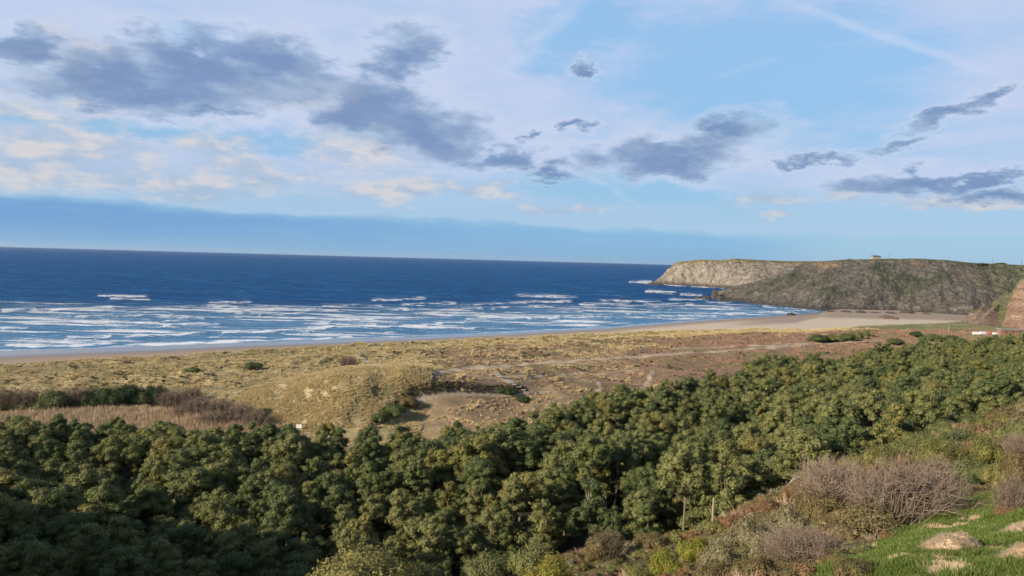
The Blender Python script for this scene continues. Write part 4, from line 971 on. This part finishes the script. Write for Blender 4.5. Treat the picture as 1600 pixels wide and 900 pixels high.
# slope cover built plant by plant along the hillside
SLOPE = [  # foot px, foot py, width px, height px, kind, label
 (1040,905,80,56,'lime','golden green bramble at the bottom, lowest on the slope'),(1085,880,70,54,'lime','golden green bramble just below the lone post'),(1000,915,60,36,'gold','yellowish low shrub at the very foot of the slope'),
 (1130,895,80,66,'silver','silvery grey shrub at the bottom below the post'),(1165,860,76,60,'silver','silvery shrub right of the lone post'),(1205,885,86,72,'silver','tallest silvery grey shrub, mid slope at the bottom'),
 (1230,840,80,62,'silver','silvery olive shrub above the sprawling bare bush'),(1180,915,86,60,'scrub','brownish scrub bush at the bottom edge'),(1270,815,80,56,'scrub','olive brown bush left of the grey thickets'),
 (1150,828,50,32,'rust','low reddish bush on the slope edge right of the post'),(1200,806,56,34,'rust','reddish heather bush on the slope edge, second from the post'),(1245,784,56,36,'rust','reddish bush on the slope edge below the broken trunk'),
 (1290,764,60,38,'scrub','brown green bush on the slope edge below the pale trunks'),(1330,745,64,42,'gold','golden bush on the slope edge above the bare thicket'),(1375,730,70,44,'gold','golden olive bush behind the large thicket'),
 (1420,722,70,46,'olive','olive bush behind the large thicket, on the ridge'),(1470,730,84,56,'gold','broad golden bush right above the large thicket'),(1440,700,60,36,'olive','small olive bush on the ridge line'),
 (1500,706,72,46,'dark','dark green bush on the ridge, right part'),(1520,760,80,60,'olive','grey green bush between thicket and right edge'),(1545,722,80,50,'gold','golden bush in the upper right of the slope'),
 (1480,684,60,34,'olive','olive bush farthest right but two on the ridge line'),(1530,672,60,34,'dark','dark bush on the ridge line near the right edge'),(1575,662,70,36,'scrub','brownish bush on the ridge line at the right edge'),
 (1590,690,70,44,'olive','olive bush at the right edge below the ridge line'),(1560,760,60,46,'gold','yellow green bush above the rust brown one'),(1490,775,56,44,'silver','pale grey green bush at the top corner of the grass'),
 (1590,750,60,48,'scrub','brownish bush at the right edge, middle of the slope'),(1350,775,60,44,'scrub','olive brown bush hidden among the grey thickets'),(1115,915,66,50,'scrub','straw coloured brushy bush at the bottom below the bramble')]
for s in SLOPE: leafy(*s)
def slope_cover():
    g = np.random.default_rng(17)
    low = []
    for k, i in (('scrub', 0), ('rust', 1), ('gold', 2), ('olive', 3), ('scrub', 4), ('silver', 5)):
        cs, rs = shrub_shape(600 + i, 6); low.append(puffs_mesh('low_scrub', cs, rs, 900, .07, M[k], .8, 610 + i, up_bias=-.2))
    low2 = low[:2] + [low[4], blades('dry_grass', 60, .5, 1.0, .02, M['heath'], 620, .6), blades('dry_grass', 60, .5, 1.0, .02, M['straw'], 621, .5)]
    x, y = rand_fan(26000, -.9, .85, 14, 150, g=g); t = x / y
    ok = (y < np.interp(t, *FN) + 6) & ~((y < np.interp(t, *YG) + .5) & (t > .3)); x, y = x[ok], y[ok]; z = height(x, y)
    # nothing tall right in front of the lens
    ok = (np.hypot(x, y) > 17) & (z < 65 - .24 * np.hypot(x, y) + 40 * (y > 60)); x, y, z = x[ok], y[ok], z[ok]
    s = g.uniform(.45, 1.0, len(x)) * np.where(y < 60, .75, 1.3)
    h = s * g.uniform(.7, 1.2, len(x))
    k = fbm(x / 7, y / 7, o=2, seed=66) > 0
    P_ = np.stack([x, y, z], 1); SC = np.stack([s, s, h], 1)
    scatter('undergrowth', P_[k], SC[k], low, 'olive and golden scrub covering the hillside', seed=11)
    scatter('bracken', P_[~k], SC[~k] * .8, low2, 'reddish dead bracken and dry grass on the hillside', seed=12)
    # green grass
    gt = [blades('grass_tuft', 34, .17, .20, .009, M['grass'], 640 + i, .7) for i in range(4)] + [blades('straw_tuft', 26, .17, .19, .008, M['straw'], 650, .8)]
    x, y = rand_fan(56000, .30, .80, 13, 46, g=g); t = x / y
    ok = (y < np.interp(t, *YG) + 1.0); x, y = x[ok], y[ok]
    dn = fbm(x / 1.6, y / 1.6, o=3, seed=31)
    P_ = np.stack([x, y, height(x, y)], 1); s = g.uniform(.55, 1.2, len(x)) * (1 + 1.1 * fbm(x / 1.1, y / 1.1, o=3, seed=71)) 
    dry = (dn > .47) | (g.uniform(size=len(x)) < .09)
    scatter('green_grass', P_[~dry], s[~dry], gt[:4], 'short bright green grass at lower right', seed=13)
    scatter('dry_grass', P_[dry], s[dry] * .75, gt[4:], 'patches of dry straw coloured grass among the green', seed=14)
slope_cover()

# straw heaps
def heap(px, py, wpx, hpx, label, seed, rot=0):
    x, y, z = ground_at(px, py); q = y / F; w, h = wpx * q / 2, hpx * q
    g = np.random.default_rng(seed); n = 26; u = np.linspace(0, 2 * np.pi, 49)[:-1]; r = np.linspace(0, 1, n)
    U, RR = np.meshgrid(u, r); X = RR * np.cos(U) * w; Y = RR * np.sin(U) * w * .7
    k = 1 + .30 * fbm(np.cos(U) * 1.9 + seed, np.sin(U) * 1.9, o=3, seed=seed); X *= k; Y *= k
    cx, sx = math.cos(rot), math.sin(rot); X, Y = X * cx - Y * sx, X * sx + Y * cx
    Z = height((X + x).ravel(), (Y + y).ravel()).reshape(X.shape) - z + h * np.cos(RR * np.pi / 2) ** .8 * (1 + .25 * fbm(X / .35, Y / .35, o=3, seed=seed)) - .05
    V = np.stack([X, Y, Z], -1).reshape(-1, 3); i = np.arange(n - 1)[:, None] * 48 + np.arange(48)[None]; j = np.arange(n - 1)[:, None] * 48 + (np.arange(48)[None] + 1) % 48
    Q4 = np.stack([i, i + 48, j + 48, j], -1).reshape(-1, 4)
    o = empty('straw_heap', (x, y, z)); tag(o, label, 'straw heap')
    add('mound', qmesh('mound', V, Q4, [M['straw']], True), o)
    m = 2600; a = g.uniform(0, 6.28, m); rr = np.sqrt(g.uniform(0, 1.05, m)); bi = np.clip((rr * (n - 1)).astype(int), 0, n - 1) * 48 + (a / 6.2832 * 48).astype(int) % 48
    p = V[bi] + g.normal(size=(m, 3)) * [.03, .03, .012] + [0, 0, .012]; d = g.normal(size=(m, 3)) * [1, 1, .35] + [.4, 0, -.1]; d /= np.linalg.norm(d, axis=1)[:, None]; L = g.uniform(.06, .17, (m, 1)); s = np.cross(d, [0, 0, 1.0]) * .005
    VV = np.stack([p - d * L - s, p - d * L + s, p + d * L + s, p + d * L - s], 1).reshape(-1, 3)
    st = add('stalk', qmesh('stalk', VV, np.arange(m * 4).reshape(-1, 4), [M['straw']]), o); st['kind'] = 'stuff'
heap(1482, 858, 88, 26, 'rounded tan straw heap alone on the green grass', 1)
heap(1590, 842, 80, 24, 'pale straw heap at the right edge, the upper of two', 2, .3)
heap(1602, 878, 90, 30, 'pale straw heap at the right edge, the lower of two', 3, .5)

# lone post, and pale trunks at the edge of the wood
def bare_trunk(px, py, Y, hpx, label, pts, r=.16, name='dead_tree'):
    p = at_y(px, py, Y); q = Y / F; o = empty(name, (p[0], p[1], p[2] - .4)); tag(o, label, 'dead tree')
    m = MB(); m.tube([(a * q, 0, b * q) for a, b in pts], [r * (1 - .5 * i / (len(pts) - 1)) for i in range(len(pts))], 7); m.build('trunk', M['palebark'], o)
    return o, q
x, y, z = ground_at(1113, 828)
o = empty('wooden_post', (x, y, z)); tag(o, 'lone upright wooden post on the slope edge before the wood', 'post')
hh = 50 * y / F; MB().tube([(0, 0, -.4), (0, 0, hh * .5), (.02, 0, hh)], [.085, .08, .07], 8).build('shaft', M['palebark'], o)
MB().tube([(.02, 0, hh), (.02, 0, hh + .05)], [.075, .03], 8).build('cap', M['wood'], o)
o, q = bare_trunk(1236, 760, 80, 30, 'broken bleached trunk bending right at the edge of the wood', [(-8,-14),(-5,6),(2,16),(12,21),(20,17)], .15)
for s in (((2,16),(4,26)), ((4,17),(9,28)), ((-3,8),(-9,14))):
    MB().tube([(s[0][0]*q,0,s[0][1]*q), (s[1][0]*q,.05,s[1][1]*q)], [.07,.02], 5).build('stub', M['palebark'], o)
bare_trunk(1263, 752, 92, 40, 'slim pale bare trunk, left of the pair above the slope', [(2,-12),(1,8),(-1,24),(-2,44)], .10)
bare_trunk(1279, 755, 92, 40, 'slim pale bare trunk, right of the pair above the slope', [(0,-12),(0,8),(0,24),(-1,48)], .09)
bare_trunk(1376, 706, 108, 30, 'thin pale trunk standing above the ridge bushes', [(0,-20),(0,5),(1,14),(1,24)], .09)

# bushes behind the reeds, brown leafless bushes, plain shrubs
DB = [(8,640,60,40,'twig','brown grey bush at the left edge behind the reeds'),(45,640,60,38,'twig','second brown grey bush from the left edge'),(85,638,56,34,'dark','dark bush behind the reeds, third from left edge'),
      (118,637,52,38,'twig','brown bush behind the reeds between two dark ones'),(140,634,50,32,'deepgreen','first deep green bush of the clump behind the reeds'),(165,634,52,38,'deepgreen','broad deep green bush behind the reeds'),
      (188,632,44,32,'dark','dark bush in the middle of the green clump'),(203,630,46,40,'deepgreen','tallest deep green bush behind the reeds'),(222,632,38,28,'dark','low dark bush right of the tallest green one'),(240,630,44,36,'deepgreen','last deep green bush at the right end of the clump')]
for px, py, w, h, k, lb in DB:
    if k == 'twig': bare(px, py, None, w, h, 2, lb, 'dark', 'bushes behind the reeds')
    else: leafy(px, py, w * 1.15, h, k, lb, 'bushes behind the reeds')
BB = [(268,640,60,36,'brown leafless bush beside the green clump'),(300,628,50,26,'leafless bush up the bank behind the reeds'),(310,650,64,36,'brown leafless bush at the end of the reeds'),(345,652,64,34,'leafless brown bush, middle of the brown thicket'),
      (375,660,70,36,'purplish brown bush in front of the brown thicket'),(398,668,60,30,'brown bush at the right end of the thicket'),(330,668,60,28,'low brown bush at the lower edge of the reeds'),(285,655,46,24,'small brown bush among the reeds'),
      (545,572,44,18,'round brown bush high on the dune near the short walkway')]
for px, py, w, h, lb in BB: bare(px, py, None, w, h, 2, lb, None, 'brown leafless bushes by the dune')
for px, py, w, h, k, lb in ((792,615,34,14,'deepgreen','dark green bush beside the walkway steps'),(818,628,26,13,'deepgreen','small green bush just below the walkway railing'),(412,650,26,13,'dark','small dark bush at the foot of the dune'),
      (395,578,34,14,'dark','dark bush in a hollow of the left dunes'),(300,582,26,10,'dark','small dark bush on the left dunes'),(612,648,50,24,'dark','dark bush on the shaded flank of the dune'),(632,636,44,22,'scrub','brown bush on the shaded flank of the dune'),(592,660,36,18,'dark','small dark bush low on the dune flank'),
      (1187,576,26,16,'dark','lone dark bush at the corner of the wood'),(1280,534,40,14,'dark','left bush of the row on the flat near the beach'),(1303,533,34,12,'olive','second bush of the row near the beach'),(1325,532,34,14,'dark','third bush of the row near the beach'),(1342,529,30,14,'olive','fourth bush of the row near the beach'),(1355,524,22,9,'olive','last small bush of the row near the beach'),
      (1398,538,34,11,'dark','low bush on the track right of the bush row'),(1432,526,22,11,'deepgreen','small bush behind the bush pair'),(1454,533,38,15,'dark','left bush of the pair near the white vans'),(1487,533,34,12,'dark','right bush of the pair near the white vans')):
    leafy(px, py, w, h, k, lb)

# ------------------------------------------------------------------ walkways, board, vans, house, poles
def walkway(pts, w, label, rails=None):
    P_ = [np.array(ground_at(px, py)) for px, py in pts]; o0 = P_[0]
    o = empty('wooden_walkway', tuple(o0)); tag(o, label, 'walkway')
    dd = [P_[0]]; L = 0; step = 1.5
    pl = MB(); n = 0; mesh = None
    mesh = MB().box((0, 0, 0), (w, step * .94, .12)).mesh('plank', M['wood'])
    for a, b in zip(P_[:-1], P_[1:]):
        d = b - a; ln = math.hypot(d[0], d[1]); k = max(1, int(ln / step)); rz = math.atan2(-d[0], d[1])
        for i in range(k):
            p = a + d * ((i + .5) / k); e = add('plank', mesh, o, tuple(np.array([p[0], p[1], hz(p[0], p[1]) + .45]) - o0)); e.rotation_euler.z = rz; e.scale.y = ln / k / step * 1.03
    for px, py in (rails or []):
        x, y, z = ground_at(px, py); MB().box((0, 0, .9), (.35, .35, 2.4)).build('post', M['wood'], o, (x - o0[0], y - o0[1], z - o0[2]))
    return o, o0
walkway([(779,586),(800,602),(822,613)], 3.2, 'straight wooden walkway climbing the heath above the sandy path')
walkway([(561,555),(572,565),(592,575)], 2.2, 'short wooden walkway dropping from the dune crest')
def railing():
    o0 = np.array(ground_at(820, 617)); o = empty('wooden_railing', tuple(o0)); tag(o, 'wooden post and rail fence at the foot of the walkway', 'railing')
    xs = [819, 825, 831, 837, 843, 850, 857]; P_ = []
    for i, px in enumerate(xs):
        x, y, z = ground_at(px, 617 + (i % 2)); P_.append(np.array([x, y, z]) - o0); MB().box((0, 0, .55), (.28, .28, 1.7)).build('post', M['wood'], o, tuple(P_[-1]))
    for i in (0, 1, 3, 4, 5):
        for h in (.6, 1.2): MB().tube([tuple(P_[i] + [0, 0, h]), tuple(P_[i + 1] + [0, 0, h])], .1, 4).build('rail', M['wood'], o)
railing()
x, y, z = ground_at(467, 678); o = empty('notice_board', (x, y, z)); tag(o, 'small white board at the foot of the grassy dune', 'board')
MB().box((0, 0, 2.2), (1.9, .12, 1.3)).build('panel', M['white'], o)
for s in (-.75, .75): MB().box((s, .1, .8), (.1, .1, 1.9)).build('post', M['wood'], o)
def van(px, py, L, h, label, mt, rz=0.0):
    x, y, z = ground_at(px, py, 400, 1000); o = empty('parked_van', (x, y, z), rz); tag(o, label, 'van', 'vans parked by the far wood')
    m = MB(); m.box((0, 0, .45 + h * .35), (L, 2.1, h * .7)); m.box((-.25, 0, .45 + h * .85), (L * .86, 1.9, h * .3), top=(.94, .9)); m.build('body', mt, o)
    MB().box((L * .30, -1.06, .45 + h * .62), (L * .24, .05, h * .24)).build('window', M['glass'], o); MB().box((L * .5, 0, .45 + h * .62), (.06, 1.7, h * .26)).build('windscreen', M['glass'], o)
    for sx in (-.3, .32):
        for sy in (-1, 1):
            w = MB().tube([(0, -.14, 0), (0, .14, 0)], .36, 10).build('wheel', M['metal'], o, (sx * L, sy * .95, .36))
van(1526, 523.5, 6.5, 2.3, 'long white van, leftmost of the vehicles by the far wood', M['white'])
van(1536, 523, 6.0, 2.2, 'white van second from the left by the far wood', M['white'], .1)
van(1545, 522.5, 5.5, 1.9, 'low orange brown van between the white ones', M['orange'])
van(1555, 523.5, 4.0, 1.6, 'small white vehicle at the right end of the row', M['white'])
x, y, z = ground_at(1583, 522, 400, 1000)
o = empty('beach_hut', (x, y, z)); tag(o, 'low flat roofed brick building under the red cliff', 'building')
MB().box((0, 0, 1.7), (26, 6, 5)).build('wall', M['brick'], o); MB().box((0, 0, 4.4), (27, 7, .4)).build('roof', M['wall'], o)
for i in (-8, -2, 4): MB().box((i, -3.03, 2.0), (1.6, .1, 1.3)).build('window', M['glass'], o)
MB().box((9, -3.03, 1.2), (1.3, .1, 2.4)).build('door', M['white'], o)
p = Q(1368, 403.5, 1312); o = empty('clifftop_house', (p[0], p[1], p[2] - 3.5)); tag(o, 'square grey house alone on top of the headland', 'house')
o.scale = (.85, .85, .85); MB().box((0, 0, 4.0), (16, 12, 8)).build('wall', M['wall'], o); rf = MB().box((0, 0, 8.9), (18, 14, 1.8), top=(.45, .35)).build('roof', M['roof'], o); MB().box((3, 0, 9.6), (1.0, 1.0, 1.8)).build('chimney', M['wall'], rf)
for i in (-5.4, -1.8, 1.8, 5.4): MB().box((i, -6.04, 6.0), (1.5, .12, 1.5)).build('window', M['glass'], o)
MB().box((0, -6.04, 4.0), (1.2, .12, 2.2)).build('door', M['wood'], o)
p = Q(1328, 406.5, 1340); o = empty('hedge', (p[0], p[1], p[2] - 1)); o.scale = (9, 3, 4); tag(o, 'dark hedge on the headland top left of the house', 'hedge'); add('foliage', SHR['dark'][0], o)
def pole(px, py, Y, hpx, label):
    p = at_y(px, py, Y); q = Y / F; h = hpx * q; o = empty('utility_pole', (p[0], p[1], p[2] - 2)); tag(o, label, 'pole', 'utility poles on the headland')
    MB().tube([(0, 0, -2), (0, 0, h + 2)], [.34, .22], 6).build('shaft', M['metal'], o); MB().box((0, 0, h + 1.2), (2.2, .25, .25)).build('crossarm', M['metal'], o)
pole(1389, 404.5, 1300, 7, 'short utility pole just right of the clifftop house')
pole(1551, 412.5, 1240, 8, 'thin utility pole on the headland, second from the right edge')
pole(1596, 414, 1205, 10, 'utility pole on the headland nearest the right edge')
for px, py, hp, lb in ((1482, 519, 11, 'slender mast on the grass flat left of the vans'), (1468, 521, 5, 'short pole on the grass flat left of the mast')):
    x, y, z = ground_at(px, py, 400, 1000); q = y / F; o = empty('flagpole', (x, y, z)); tag(o, lb, 'pole'); MB().tube([(0, 0, -.3), (0, 0, hp * q)], [.22, .14], 6).build('shaft', M['wood'], o); MB().box((0, 0, hp * q * .9), (1.0, .2, .2)).build('crossarm', M['wood'], o)
for i, (px, lb) in enumerate(((1535, 'dark tree clump on the headland skyline, left of two'), (1563, 'dark tree clump on the headland skyline, right of two'))):
    p = at_y(px, 412, 1235); o = empty('shrub', (p[0], p[1], p[2] - 2)); o.scale = (10 + 5 * i, 5, 4); tag(o, lb, 'shrub'); add('foliage', SHR['dark'][i], o)

# ------------------------------------------------------------------ sea air
hm = bpy.data.materials.new('sea_air'); hm.use_nodes = True; T = NT(hm.node_tree)
pv = T.n('ShaderNodeVolumePrincipled', {'Color': (.86, .92, 1.0, 1), 'Density': HAZE}); pv.inputs['Anisotropy'].default_value = .3
T.link(pv.outputs[0], T.n('ShaderNodeOutputMaterial').inputs['Volume'])
hb = MB().box((0, 17000, 80), (320000, 44000, 190)).build('haze', hm); tag(hb, 'thin pale sea haze over the bay', kind='stuff')
